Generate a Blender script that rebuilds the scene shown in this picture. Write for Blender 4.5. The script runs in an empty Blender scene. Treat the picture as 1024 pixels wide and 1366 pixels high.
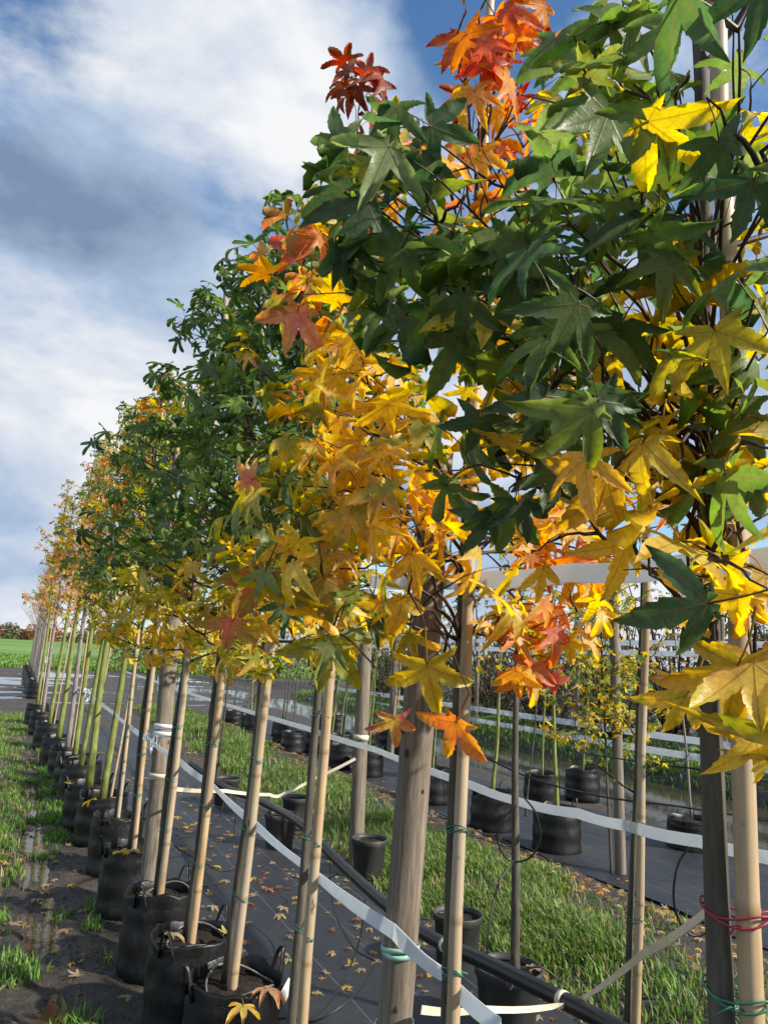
import bpy, math, random
import numpy as np
from mathutils import Vector, Matrix, noise as mnoise

rng = random.Random(7)
nrs = np.random.RandomState(11)
R = math.radians
scene = bpy.context.scene
COL = scene.collection

# ------------------------------------------------------------------ camera
H_EYE = 1.5
YAW, PITCH, ROLL = R(24.6), R(10.8), R(3.3)
FPX, CXP, CYP = 1000.0, 512.0, 683.0            # focal length in pixels of a 1024 x 1366 frame
_f = Vector((math.sin(YAW)*math.cos(PITCH), math.cos(YAW)*math.cos(PITCH), math.sin(PITCH)))
_r0 = Vector((math.cos(YAW), -math.sin(YAW), 0)); _u0 = _r0.cross(_f)
C_R = _r0*math.cos(ROLL) + _u0*math.sin(ROLL)
C_U = -_r0*math.sin(ROLL) + _u0*math.cos(ROLL)
C_F = _f
EYE = Vector((0, 0, H_EYE))
cam = bpy.data.cameras.new('camera'); camo = bpy.data.objects.new('camera', cam); COL.objects.link(camo)
cam.sensor_fit = 'VERTICAL'; cam.sensor_height = 24.0; cam.lens = 24.0*FPX/1366.0
cam.clip_start = 0.02; cam.clip_end = 3000
m = Matrix((C_R, C_U, -C_F)).transposed().to_4x4(); m.translation = EYE
camo.matrix_world = m
scene.camera = camo

# ------------------------------------------------------------------ world, sun, exposure
SUN_HEAD, SUN_EL = R(138), R(34)
w = bpy.data.worlds.new('World'); scene.world = w; w.use_nodes = True
nt = w.node_tree; nt.nodes.clear(); N = nt.nodes.new; L = nt.links.new
def math_node(tree, op, a, b=None, c=None):
    n = tree.nodes.new('ShaderNodeMath'); n.operation = op
    for i, v in enumerate((a, b, c)):
        if v is None: continue
        if isinstance(v, (int, float)): n.inputs[i].default_value = v
        else: tree.links.new(v, n.inputs[i])
    return n.outputs[0]
out = N('ShaderNodeOutputWorld')
sky = N('ShaderNodeTexSky'); sky.sky_type = 'NISHITA'; sky.sun_disc = False
sky.sun_elevation = SUN_EL; sky.sun_rotation = SUN_HEAD; sky.air_density = 1.0; sky.dust_density = 0.15; sky.ozone_density = 1.3
bg = N('ShaderNodeBackground'); bg.inputs[1].default_value = 0.105; hsv = N('ShaderNodeHueSaturation'); hsv.inputs['Saturation'].default_value = 1.2; L(sky.outputs[0], hsv.inputs['Color']); L(hsv.outputs[0], bg.inputs[0])
tc = N('ShaderNodeTexCoord')
def wnoise(scale, detail, off, rough=0.55, dist=0.0, zs=1.9):
    mp = N('ShaderNodeMapping'); mp.inputs['Location'].default_value = off; mp.inputs['Scale'].default_value = (1, 1, zs); L(tc.outputs['Generated'], mp.inputs[0])
    n = N('ShaderNodeTexNoise'); n.inputs['Scale'].default_value = scale; n.inputs['Detail'].default_value = detail
    n.inputs['Roughness'].default_value = rough; n.inputs['Distortion'].default_value = dist; L(mp.outputs[0], n.inputs[0])
    return n.outputs[0]
def cloud_bank(x, y, rad, amp):
    """a cloud (or a gap) standing in one direction of the sky, soft edged"""
    v = (C_F + C_R*((x-512)/1000.0) - C_U*((y-683)/1000.0)).normalized()
    d = N('ShaderNodeVectorMath'); d.operation = 'DISTANCE'; L(tc.outputs['Generated'], d.inputs[0]); d.inputs[1].default_value = v
    mr = N('ShaderNodeMapRange'); mr.interpolation_type = 'SMOOTHSTEP'; mr.inputs[1].default_value = rad; mr.inputs[2].default_value = 0.0
    mr.inputs[3].default_value = 0.0; mr.inputs[4].default_value = amp; L(d.outputs['Value'], mr.inputs[0]); return mr.outputs[0]
def total(first, banks):
    for b_ in banks: first = math_node(nt, 'ADD', first, cloud_bank(*b_))
    return first
cover = total(wnoise(2.6, 9, (3.1, 1.7, 0.4), 0.58, 0.15), [(150, 150, .42, .14), (70, 520, .26, .16), (600, -10, .20, -.30), (10, -30, .16, -.16), (30, 780, .22, .22), (320, 420, .3, -.04)])
shade_n = total(wnoise(3.2, 8, (8.3, 4.1, 2.0), 0.56, 0.2), [(300, 90, .40, .04), (60, 500, .25, .15), (130, 320, .24, -.15), (40, 670, .14, -.10)])
ramp = N('ShaderNodeValToRGB'); ramp.color_ramp.elements[0].position = 0.36; ramp.color_ramp.elements[1].position = 0.55
ramp.color_ramp.interpolation = 'EASE'; L(cover, ramp.inputs[0])
cram = N('ShaderNodeValToRGB'); L(shade_n, cram.inputs[0]); ce = cram.color_ramp.elements
ce[0].position = 0.28; ce[0].color = (0.22, 0.30, 0.46, 1)
ce[1].position = 0.66; ce[1].color = (0.97, 0.98, 1.0, 1)
e_ = ce.new(0.46); e_.color = (0.47, 0.59, 0.78, 1)
bgc = N('ShaderNodeBackground'); bgc.inputs[1].default_value = 0.54; L(cram.outputs[0], bgc.inputs[0])
mix = N('ShaderNodeMixShader'); L(ramp.outputs[0], mix.inputs[0]); L(bg.outputs[0], mix.inputs[1]); L(bgc.outputs[0], mix.inputs[2])
L(mix.outputs[0], out.inputs[0])

sl = bpy.data.lights.new('sun', 'SUN'); sl.energy = 4.2; sl.angle = R(1.5); sl.color = (1.0, 0.93, 0.82)
so = bpy.data.objects.new('sun', sl); COL.objects.link(so)
sd = Vector((math.sin(SUN_HEAD)*math.cos(SUN_EL), math.cos(SUN_HEAD)*math.cos(SUN_EL), math.sin(SUN_EL)))
so.rotation_euler = sd.to_track_quat('Z', 'Y').to_euler()
so.location = (8, -4, 12)

scene.view_settings.view_transform = 'Standard'; scene.view_settings.look = 'None'
scene.view_settings.exposure = 0.82; scene.view_settings.gamma = 1.0
scene.render.engine = 'CYCLES'
scene.cycles.max_bounces = 8; scene.cycles.transmission_bounces = 6; scene.cycles.diffuse_bounces = 4

# ------------------------------------------------------------------ view geometry: photograph measurements to world points
def ray(x, y): return C_F + C_R*((x-CXP)/FPX) - C_U*((y-CYP)/FPX)
def at(x, y, d): return EYE + ray(x, y)*d
def onX(x, y, X): v = ray(x, y); return EYE + v*(X/v.x)
def onZ(x, y, Z=0.0): v = ray(x, y); return EYE + v*((Z-H_EYE)/v.z)
def depth(p): return (Vector(p)-EYE).dot(C_F)
def pix(p):
    d = Vector(p)-EYE; z = d.dot(C_F)
    return CXP+FPX*d.dot(C_R)/z, CYP-FPX*d.dot(C_U)/z, z

# ------------------------------------------------------------------ materials
def newmat(name):
    mt = bpy.data.materials.new(name); mt.use_nodes = True; t = mt.node_tree; t.nodes.clear()
    o = t.nodes.new('ShaderNodeOutputMaterial'); p = t.nodes.new('ShaderNodeBsdfPrincipled')
    t.links.new(p.outputs[0], o.inputs[0]); return mt, t, p, o
def noise_fac(t, scale, detail=5, rough=0.6, coords='Object', stretch=(1, 1, 1), dist=0.0):
    c = t.nodes.new('ShaderNodeTexCoord'); mp = t.nodes.new('ShaderNodeMapping'); mp.inputs['Scale'].default_value = stretch
    t.links.new(c.outputs[coords], mp.inputs[0])
    oi = t.nodes.new('ShaderNodeObjectInfo')
    ad = t.nodes.new('ShaderNodeVectorMath'); ad.operation = 'ADD'
    cb = t.nodes.new('ShaderNodeCombineXYZ'); mu = math_node(t, 'MULTIPLY', oi.outputs['Random'], 37.0)
    for i in range(3): t.links.new(mu, cb.inputs[i])
    t.links.new(mp.outputs[0], ad.inputs[0]); t.links.new(cb.outputs[0], ad.inputs[1])
    n = t.nodes.new('ShaderNodeTexNoise'); n.inputs['Scale'].default_value = scale; n.inputs['Detail'].default_value = detail
    n.inputs['Roughness'].default_value = rough; n.inputs['Distortion'].default_value = dist
    t.links.new(ad.outputs[0], n.inputs[0]); return n.outputs[0]
def ramp_col(t, fac, stops):
    r = t.nodes.new('ShaderNodeValToRGB'); e = r.color_ramp.elements
    while len(e) < len(stops): e.new(0.5)
    for i, (p, c) in enumerate(stops): e[i].position = p; e[i].color = (*c, 1)
    t.links.new(fac, r.inputs[0]); return r.outputs[0]
def mixcol(t, fac, a, b, mode='MIX'):
    n = t.nodes.new('ShaderNodeMix'); n.data_type = 'RGBA'; n.blend_type = mode
    for i, v in ((0, fac), (6, a), (7, b)):
        if isinstance(v, (int, float)): n.inputs[i].default_value = v
        elif isinstance(v, tuple): n.inputs[i].default_value = (*v, 1)
        else: t.links.new(v, n.inputs[i])
    return n.outputs[2]
def bump(t, p, h, strength=0.3, distance=0.01):
    b = t.nodes.new('ShaderNodeBump'); b.inputs['Strength'].default_value = strength; b.inputs['Distance'].default_value = distance
    t.links.new(h, b.inputs['Height']); t.links.new(b.outputs[0], p.inputs['Normal'])
def surf(name, stops, scale=8, detail=5, rough=0.7, stretch=(1, 1, 1), bstr=0.3, bdist=0.01, spec=0.4, coords='Object', rough2=None, bscale=None):
    mt, t, p, o = newmat(name)
    f = noise_fac(t, scale, detail, 0.6, coords, stretch)
    t.links.new(ramp_col(t, f, stops), p.inputs['Base Color'])
    p.inputs['Roughness'].default_value = rough; p.inputs['Specular IOR Level'].default_value = spec
    if rough2 is not None:
        mr = t.nodes.new('ShaderNodeMapRange'); mr.inputs[1].default_value = 0.35; mr.inputs[2].default_value = 0.65
        mr.inputs[3].default_value = rough; mr.inputs[4].default_value = rough2
        t.links.new(noise_fac(t, scale*0.6, 4, 0.6, coords), mr.inputs[0]); t.links.new(mr.outputs[0], p.inputs['Roughness'])
    if bstr: bump(t, p, noise_fac(t, bscale or scale*2.5, 6, 0.65, coords, stretch), bstr, bdist)
    return mt

def ramp_out(t, f, a, b):
    mr = t.nodes.new('ShaderNodeMapRange'); mr.inputs[1].default_value = a; mr.inputs[2].default_value = b
    t.links.new(f, mr.inputs[0]); return mr.outputs[0]
def leaf_material(name, per_object, pal_under=0.14):
    mt, t, p, o = newmat(name)
    if per_object:
        oi = t.nodes.new('ShaderNodeObjectInfo'); col = oi.outputs['Color']
        at_ = t.nodes.new('ShaderNodeAttribute'); at_.attribute_type = 'OBJECT'; at_.attribute_name = 'tint'; tint = at_.outputs['Color']
        nf = noise_fac(t, 1.6, 3, 0.55, 'Object'); nf2 = noise_fac(t, 9.0, 4, 0.65, 'Object')
    else:
        a1 = t.nodes.new('ShaderNodeAttribute'); a1.attribute_name = 'leafcol'; col = a1.outputs['Color']
        a2 = t.nodes.new('ShaderNodeAttribute'); a2.attribute_name = 'leaftint'; tint = a2.outputs['Color']
        nf = noise_fac(t, 16, 3, 0.55, 'Object'); nf2 = noise_fac(t, 80, 3, 0.6, 'Object')
    rb = t.nodes.new('ShaderNodeAttribute'); rb.attribute_name = 'rib'
    lt = t.nodes.new('ShaderNodeAttribute'); lt.attribute_name = 'lobe_t'
    rib, lobe = rb.outputs['Fac'], lt.outputs['Fac']
    across = math_node(t, 'SUBTRACT', 1.0, rib)
    # patchy second colour: blotches, stronger near the veins' meeting point
    mr = t.nodes.new('ShaderNodeMapRange'); mr.inputs[1].default_value = 0.34; mr.inputs[2].default_value = 0.66
    t.links.new(math_node(t, 'ADD', nf, math_node(t, 'MULTIPLY', math_node(t, 'SUBTRACT', 0.45, lobe), 0.22)), mr.inputs[0])
    c1 = mixcol(t, mr.outputs[0], col, tint)
    mott = t.nodes.new('ShaderNodeMapRange'); mott.inputs[1].default_value = 0.3; mott.inputs[2].default_value = 0.7
    mott.inputs[3].default_value = 0.72; mott.inputs[4].default_value = 1.15; t.links.new(nf2, mott.inputs[0])
    hv = t.nodes.new('ShaderNodeVectorMath'); hv.operation = 'SCALE'; t.links.new(c1, hv.inputs[0]); t.links.new(mott.outputs[0], hv.inputs['Scale'])
    c1 = hv.outputs[0]
    # brown specks
    sp = t.nodes.new('ShaderNodeMapRange'); sp.inputs[1].default_value = 0.68; sp.inputs[2].default_value = 0.74; t.links.new(nf2, sp.inputs[0])
    c1 = mixcol(t, math_node(t, 'MULTIPLY', sp.outputs[0], 0.55), c1, (0.10, 0.045, 0.02))
    # dried brown margin on some leaves
    ed = math_node(t, 'MULTIPLY', ramp_out(t, across, 0.72, 1.0), ramp_out(t, nf, 0.52, 0.64))
    c1 = mixcol(t, math_node(t, 'MULTIPLY', ed, 0.7), c1, (0.16, 0.075, 0.03))
    # midribs and side veins from the lobe coordinates
    vm = t.nodes.new('ShaderNodeMapRange'); vm.inputs[1].default_value = 0.90; vm.inputs[2].default_value = 0.985; t.links.new(rib, vm.inputs[0])
    wv = math_node(t, 'SINE', math_node(t, 'MULTIPLY', math_node(t, 'SUBTRACT', lobe, math_node(t, 'MULTIPLY', across, 0.17)), 62.0))
    wm = t.nodes.new('ShaderNodeMapRange'); wm.inputs[1].default_value = 0.86; wm.inputs[2].default_value = 1.0; t.links.new(wv, wm.inputs[0])
    vein = math_node(t, 'MAXIMUM', math_node(t, 'MULTIPLY', vm.outputs[0], 0.78), math_node(t, 'MULTIPLY', wm.outputs[0], 0.34))
    vc = mixcol(t, 0.6, c1, (0.20, 0.085, 0.035))
    c2 = mixcol(t, vein, c1, vc)
    ge = t.nodes.new('ShaderNodeNewGeometry')
    us = t.nodes.new('ShaderNodeHueSaturation'); us.inputs['Saturation'].default_value = 0.93; us.inputs['Value'].default_value = 1.12; t.links.new(c2, us.inputs['Color'])
    under = mixcol(t, pal_under, us.outputs[0], (0.24, 0.27, 0.16))
    c3 = mixcol(t, ge.outputs['Backfacing'], c2, under)
    t.links.new(c3, p.inputs['Base Color'])
    p.inputs['Roughness'].default_value = 0.42; p.inputs['Specular IOR Level'].default_value = 0.45
    bump(t, p, math_node(t, 'ADD', math_node(t, 'MULTIPLY', vein, -1.0), nf2), 0.2, 0.004)
    tr = t.nodes.new('ShaderNodeBsdfTranslucent')
    hs = t.nodes.new('ShaderNodeHueSaturation'); hs.inputs['Saturation'].default_value = 1.12; hs.inputs['Value'].default_value = 1.8
    t.links.new(c2, hs.inputs['Color']); t.links.new(hs.outputs[0], tr.inputs[0])
    mx = t.nodes.new('ShaderNodeMixShader'); mx.inputs[0].default_value = 0.5
    t.links.new(p.outputs[0], mx.inputs[1]); t.links.new(tr.outputs[0], mx.inputs[2]); t.links.new(mx.outputs[0], o.inputs[0])
    return mt

def plain(name, c, rough=0.6, spec=0.4, var=0.25, scale=20, trans=0.0):
    lo = tuple(v*(1-var) for v in c); hi = tuple(min(1, v*(1+var)) for v in c)
    mt = surf(name, [(0.3, lo), (0.7, hi)], scale, 4, rough, bstr=0.15, bdist=0.003, spec=spec)
    return mt

MAT = {}
MAT['leaf'] = leaf_material('leaf_single', True)
MAT['foliage'] = leaf_material('leaf_mass', False)
def bark_mat(name, a, b, c):
    mt, t, p, o = newmat(name)
    f = noise_fac(t, 9, 6, 0.62, 'Object', (6, 6, 1.2)); g = noise_fac(t, 3.0, 3, 0.5, 'Object', (2, 2, 1))
    c1 = ramp_col(t, f, [(0.3, a), (0.52, b), (0.72, c)])
    c2 = mixcol(t, math_node(t, 'MULTIPLY', g, 0.6), c1, tuple(v*0.6 for v in b))
    t.links.new(c2, p.inputs['Base Color']); p.inputs['Roughness'].default_value = 0.75
    bump(t, p, f, 0.5, 0.004); return mt
MAT['bark'] = bark_mat('bark_grey_brown', (0.035, 0.03, 0.025), (0.09, 0.078, 0.055), (0.17, 0.15, 0.11))
MAT['bark_green'] = bark_mat('bark_lime_green', (0.07, 0.085, 0.02), (0.21, 0.24, 0.05), (0.36, 0.38, 0.13))
MAT['bark_grey'] = bark_mat('bark_pale_grey', (0.12, 0.10, 0.085), (0.25, 0.22, 0.19), (0.38, 0.34, 0.30))
MAT['twig'] = plain('twig_dark', (0.045, 0.025, 0.018), 0.6, 0.4, 0.4, 30)
def bamboo_mat():
    mt, t, p, o = newmat('bamboo_tan')
    f = noise_fac(t, 7, 6, 0.6, 'Object', (8, 8, 0.7)); g = noise_fac(t, 2.2, 4, 0.55, 'Object', (1, 1, 1))
    s = noise_fac(t, 40, 3, 0.6, 'Object', (1, 1, 0.6))
    c1 = ramp_col(t, f, [(0.28, (0.24, 0.15, 0.065)), (0.5, (0.45, 0.30, 0.145)), (0.74, (0.62, 0.46, 0.26))])
    c2 = mixcol(t, math_node(t, 'MULTIPLY', ramp_out(t, g, 0.34, 0.6), 0.75), c1, (0.42, 0.365, 0.275))
    c3 = mixcol(t, ramp_out(t, s, 0.66, 0.75), c2, (0.09, 0.06, 0.04))
    nd = t.nodes.new('ShaderNodeAttribute'); nd.attribute_name = 'node'
    c4 = mixcol(t, math_node(t, 'MULTIPLY', nd.outputs['Fac'], 0.6), c3, (0.22, 0.14, 0.07))
    t.links.new(c4, p.inputs['Base Color']); p.inputs['Roughness'].default_value = 0.42
    bump(t, p, f, 0.2, 0.002); return mt
MAT['bamboo'] = bamboo_mat()
def post_mat():
    mt, t, p, o = newmat('weathered_post_wood')
    f = noise_fac(t, 9, 9, 0.74, 'Object', (9, 9, 0.4)); g = noise_fac(t, 3.5, 4, 0.6, 'Object', (1, 1, 0.6))
    c1 = ramp_col(t, f, [(0.25, (0.045, 0.034, 0.025)), (0.48, (0.15, 0.118, 0.085)), (0.72, (0.33, 0.265, 0.19))])
    c2 = mixcol(t, math_node(t, 'MULTIPLY', ramp_out(t, g, 0.4, 0.7), 0.55), c1, (0.19, 0.185, 0.15))
    vo = t.nodes.new('ShaderNodeTexVoronoi'); vo.inputs['Scale'].default_value = 6.5
    c = t.nodes.new('ShaderNodeTexCoord'); mp = t.nodes.new('ShaderNodeMapping'); mp.inputs['Scale'].default_value = (1.3, 1.3, 0.75)
    t.links.new(c.outputs['Object'], mp.inputs[0]); t.links.new(mp.outputs[0], vo.inputs[0])
    mr = t.nodes.new('ShaderNodeMapRange'); mr.inputs[1].default_value = 0.09; mr.inputs[2].default_value = 0.04
    t.links.new(vo.outputs['Distance'], mr.inputs[0])
    c3 = mixcol(t, mr.outputs[0], c2, (0.035, 0.022, 0.015))
    t.links.new(c3, p.inputs['Base Color']); p.inputs['Roughness'].default_value = 0.85
    bump(t, p, f, 0.6, 0.004); return mt
MAT['post'] = post_mat()
MAT['knot'] = surf('wood_knot', [(0.3, (0.03, 0.02, 0.014)), (0.7, (0.10, 0.07, 0.045))], 60, 4, 0.85)
def bag_mat():
    mt, t, p, o = newmat('black_bag_plastic')
    f = noise_fac(t, 6, 4, 0.6, 'Object'); g = noise_fac(t, 14, 5, 0.6, 'Object', (1, 1, 0.5)); d = noise_fac(t, 3, 6, 0.7, 'Object')
    c1 = ramp_col(t, f, [(0.3, (0.003, 0.003, 0.0032)), (0.7, (0.007, 0.007, 0.0075))])
    c2 = mixcol(t, math_node(t, 'MULTIPLY', ramp_out(t, d, 0.55, 0.75), 0.5), c1, (0.045, 0.038, 0.03))
    t.links.new(c2, p.inputs['Base Color']); p.inputs['Specular IOR Level'].default_value = 0.5
    mr = t.nodes.new('ShaderNodeMapRange'); mr.inputs[1].default_value = .35; mr.inputs[2].default_value = .65; mr.inputs[3].default_value = .30; mr.inputs[4].default_value = .6
    t.links.new(d, mr.inputs[0]); t.links.new(mr.outputs[0], p.inputs['Roughness'])
    bump(t, p, g, 0.4, 0.02); return mt
MAT['bag'] = bag_mat()
MAT['pot'] = surf('grey_black_rigid_pot', [(0.3, (0.02, 0.02, 0.02)), (0.55, (0.045, 0.044, 0.042)), (0.75, (0.13, 0.12, 0.105))], 5, 6, 0.5, stretch=(1, 1, 0.35), bstr=0.1)
MAT['soil'] = surf('dark_potting_soil', [(0.3, (0.008, 0.006, 0.004)), (0.55, (0.022, 0.015, 0.010)), (0.75, (0.07, 0.045, 0.028))], 60, 6, 0.95, bstr=0.9, bdist=0.02)
def strap_mat(name, c):
    mt = plain(name, c, 0.4, 0.4, 0.08, 12); t = mt.node_tree
    p = [n for n in t.nodes if n.type == 'BSDF_PRINCIPLED'][0]; o = [n for n in t.nodes if n.type == 'OUTPUT_MATERIAL'][0]
    tr = t.nodes.new('ShaderNodeBsdfTranslucent'); tr.inputs[0].default_value = (*c, 1)
    mx = t.nodes.new('ShaderNodeMixShader'); mx.inputs[0].default_value = 0.4
    t.links.new(p.outputs[0], mx.inputs[1]); t.links.new(tr.outputs[0], mx.inputs[2]); t.links.new(mx.outputs[0], o.inputs[0]); return mt
MAT['strap'] = strap_mat('white_strap', (0.80, 0.83, 0.85))
MAT['cream'] = plain('cream_strap', (0.62, 0.56, 0.42), 0.5, 0.4, 0.12, 12)
MAT['tie'] = plain('green_tie', (0.03, 0.20, 0.13), 0.45, 0.5, 0.2, 20)
MAT['tie_pale'] = plain('pale_green_tie', (0.28, 0.52, 0.42), 0.45, 0.5, 0.1, 20)
MAT['tie_red'] = plain('red_tie', (0.35, 0.03, 0.06), 0.5, 0.4, 0.1, 20)
MAT['pipe'] = plain('black_pipe', (0.012, 0.012, 0.013), 0.38, 0.5, 0.3, 15)
MAT['drip'] = plain('black_drip_tube', (0.012, 0.012, 0.012), 0.45, 0.5, 0.3, 15)
MAT['ring'] = plain('grey_wire_ring', (0.16, 0.14, 0.12), 0.5, 0.5, 0.3, 15)
MAT['white'] = plain('white_plastic', (0.7, 0.7, 0.68), 0.5, 0.4, 0.08, 12)
MAT['yellow_tag'] = plain('yellow_tag', (0.70, 0.52, 0.06), 0.5, 0.4, 0.1, 12)

def ground_mat():
    mt, t, p, o = newmat('wet_mud')
    f = noise_fac(t, 0.9, 8, 0.65, 'Object'); g = noise_fac(t, 9, 8, 0.7, 'Object'); h = noise_fac(t, 45, 5, 0.7, 'Object')
    c1 = ramp_col(t, g, [(0.28, (0.012, 0.010, 0.008)), (0.5, (0.038, 0.030, 0.023)), (0.75, (0.13, 0.105, 0.08))])
    c2 = mixcol(t, math_node(t, 'MULTIPLY', ramp_out(t, f, 0.42, 0.66), 0.55), c1, (0.11, 0.098, 0.085))
    c3 = mixcol(t, math_node(t, 'MULTIPLY', ramp_out(t, h, 0.55, 0.75), 0.4), c2, (0.20, 0.15, 0.10))
    t.links.new(c3, p.inputs['Base Color'])
    mr = t.nodes.new('ShaderNodeMapRange'); mr.inputs[1].default_value = .35; mr.inputs[2].default_value = .65; mr.inputs[3].default_value = .32; mr.inputs[4].default_value = .95
    t.links.new(f, mr.inputs[0]); t.links.new(mr.outputs[0], p.inputs['Roughness'])
    ad = math_node(t, 'ADD', g, math_node(t, 'MULTIPLY', h, 0.5)); bump(t, p, ad, 1.0, 0.06); return mt
MAT['mud'] = ground_mat()
def cloth_mat():
    mt, t, p, o = newmat('black_woven_ground_cloth')
    c = t.nodes.new('ShaderNodeTexCoord'); s = t.nodes.new('ShaderNodeSeparateXYZ'); t.links.new(c.outputs['Object'], s.inputs[0])
    wx = math_node(t, 'SINE', math_node(t, 'MULTIPLY', s.outputs[0], 1600.0)); wy = math_node(t, 'SINE', math_node(t, 'MULTIPLY', s.outputs[1], 1600.0))
    lx = math_node(t, 'PINGPONG', s.outputs[0], 0.15); ly = math_node(t, 'PINGPONG', s.outputs[1], 0.15)
    line = math_node(t, 'MAXIMUM', math_node(t, 'LESS_THAN', lx, 0.0022), math_node(t, 'MULTIPLY', math_node(t, 'LESS_THAN', ly, 0.0016), 0.4))
    f = noise_fac(t, 1.2, 7, 0.65, 'Object'); g = noise_fac(t, 12, 5, 0.6, 'Object')
    c1 = ramp_col(t, f, [(0.3, (0.012, 0.014, 0.018)), (0.58, (0.024, 0.026, 0.031)), (0.78, (0.06, 0.054, 0.047))])
    c2 = mixcol(t, math_node(t, 'MULTIPLY', line, 0.6), c1, (0.12, 0.17, 0.20))
    c3 = mixcol(t, math_node(t, 'MULTIPLY', ramp_out(t, g, 0.6, 0.75), 0.5), c2, (0.09, 0.075, 0.055))
    t.links.new(c3, p.inputs['Base Color'])
    mr = t.nodes.new('ShaderNodeMapRange'); mr.inputs[1].default_value = .35; mr.inputs[2].default_value = .65; mr.inputs[3].default_value = .38; mr.inputs[4].default_value = .7
    t.links.new(f, mr.inputs[0]); t.links.new(mr.outputs[0], p.inputs['Roughness'])
    bump(t, p, math_node(t, 'ADD', math_node(t, 'MULTIPLY', math_node(t, 'MULTIPLY', wx, wy), 0.03), noise_fac(t, 5, 4, 0.5, 'Object', (1, .35, 1))), 0.5, 0.03); return mt
MAT['cloth'] = cloth_mat()
def water_mat(name, c, rough=0.03):
    mt, t, p, o = newmat(name)
    p.inputs['Base Color'].default_value = (*c, 1); p.inputs['Roughness'].default_value = rough; p.inputs['IOR'].default_value = 1.33
    p.inputs['Specular IOR Level'].default_value = 0.6
    bump(t, p, noise_fac(t, 14, 3, 0.5, 'Object'), 0.06, 0.01); return mt
MAT['water'] = water_mat('puddle_water', (0.035, 0.03, 0.024))
MAT['stream'] = water_mat('stream_water', (0.045, 0.04, 0.028), 0.06)
def grass_mat():
    mt, t, p, o = newmat('grass_blades')
    a = t.nodes.new('ShaderNodeAttribute'); a.attribute_name = 'leafcol'
    t.links.new(a.outputs['Color'], p.inputs['Base Color']); p.inputs['Roughness'].default_value = 0.5
    tr = t.nodes.new('ShaderNodeBsdfTranslucent'); hs = t.nodes.new('ShaderNodeHueSaturation'); hs.inputs['Value'].default_value = 1.6
    t.links.new(a.outputs['Color'], hs.inputs['Color']); t.links.new(hs.outputs[0], tr.inputs[0])
    mx = t.nodes.new('ShaderNodeMixShader'); mx.inputs[0].default_value = 0.4
    t.links.new(p.outputs[0], mx.inputs[1]); t.links.new(tr.outputs[0], mx.inputs[2]); t.links.new(mx.outputs[0], o.inputs[0]); return mt
MAT['grass'] = grass_mat()
MAT['field'] = surf('field_grass', [(0.3, (0.07, 0.14, 0.025)), (0.55, (0.13, 0.24, 0.045)), (0.75, (0.22, 0.31, 0.08))], 0.08, 8, 0.8, bstr=0.5, bdist=0.1, bscale=2)
MAT['housewall'] = plain('pale_render_wall', (0.65, 0.62, 0.56), 0.8)
MAT['roof'] = plain('brown_roof', (0.16, 0.09, 0.06), 0.8)
MAT['glass'] = plain('dark_glass', (0.03, 0.035, 0.04), 0.1, 0.6)

# ------------------------------------------------------------------ object helpers
def tag(o, label=None, cat=None, group=None, kind=None):
    if label: o['label'] = label
    if cat: o['category'] = cat
    if group: o['group'] = group
    if kind: o['kind'] = kind
    return o
def empty(name, loc, label, cat, group=None):
    o = bpy.data.objects.new(name, None); COL.objects.link(o); o.location = loc; o.empty_display_size = 0.1
    return tag(o, label, cat, group)

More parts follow.
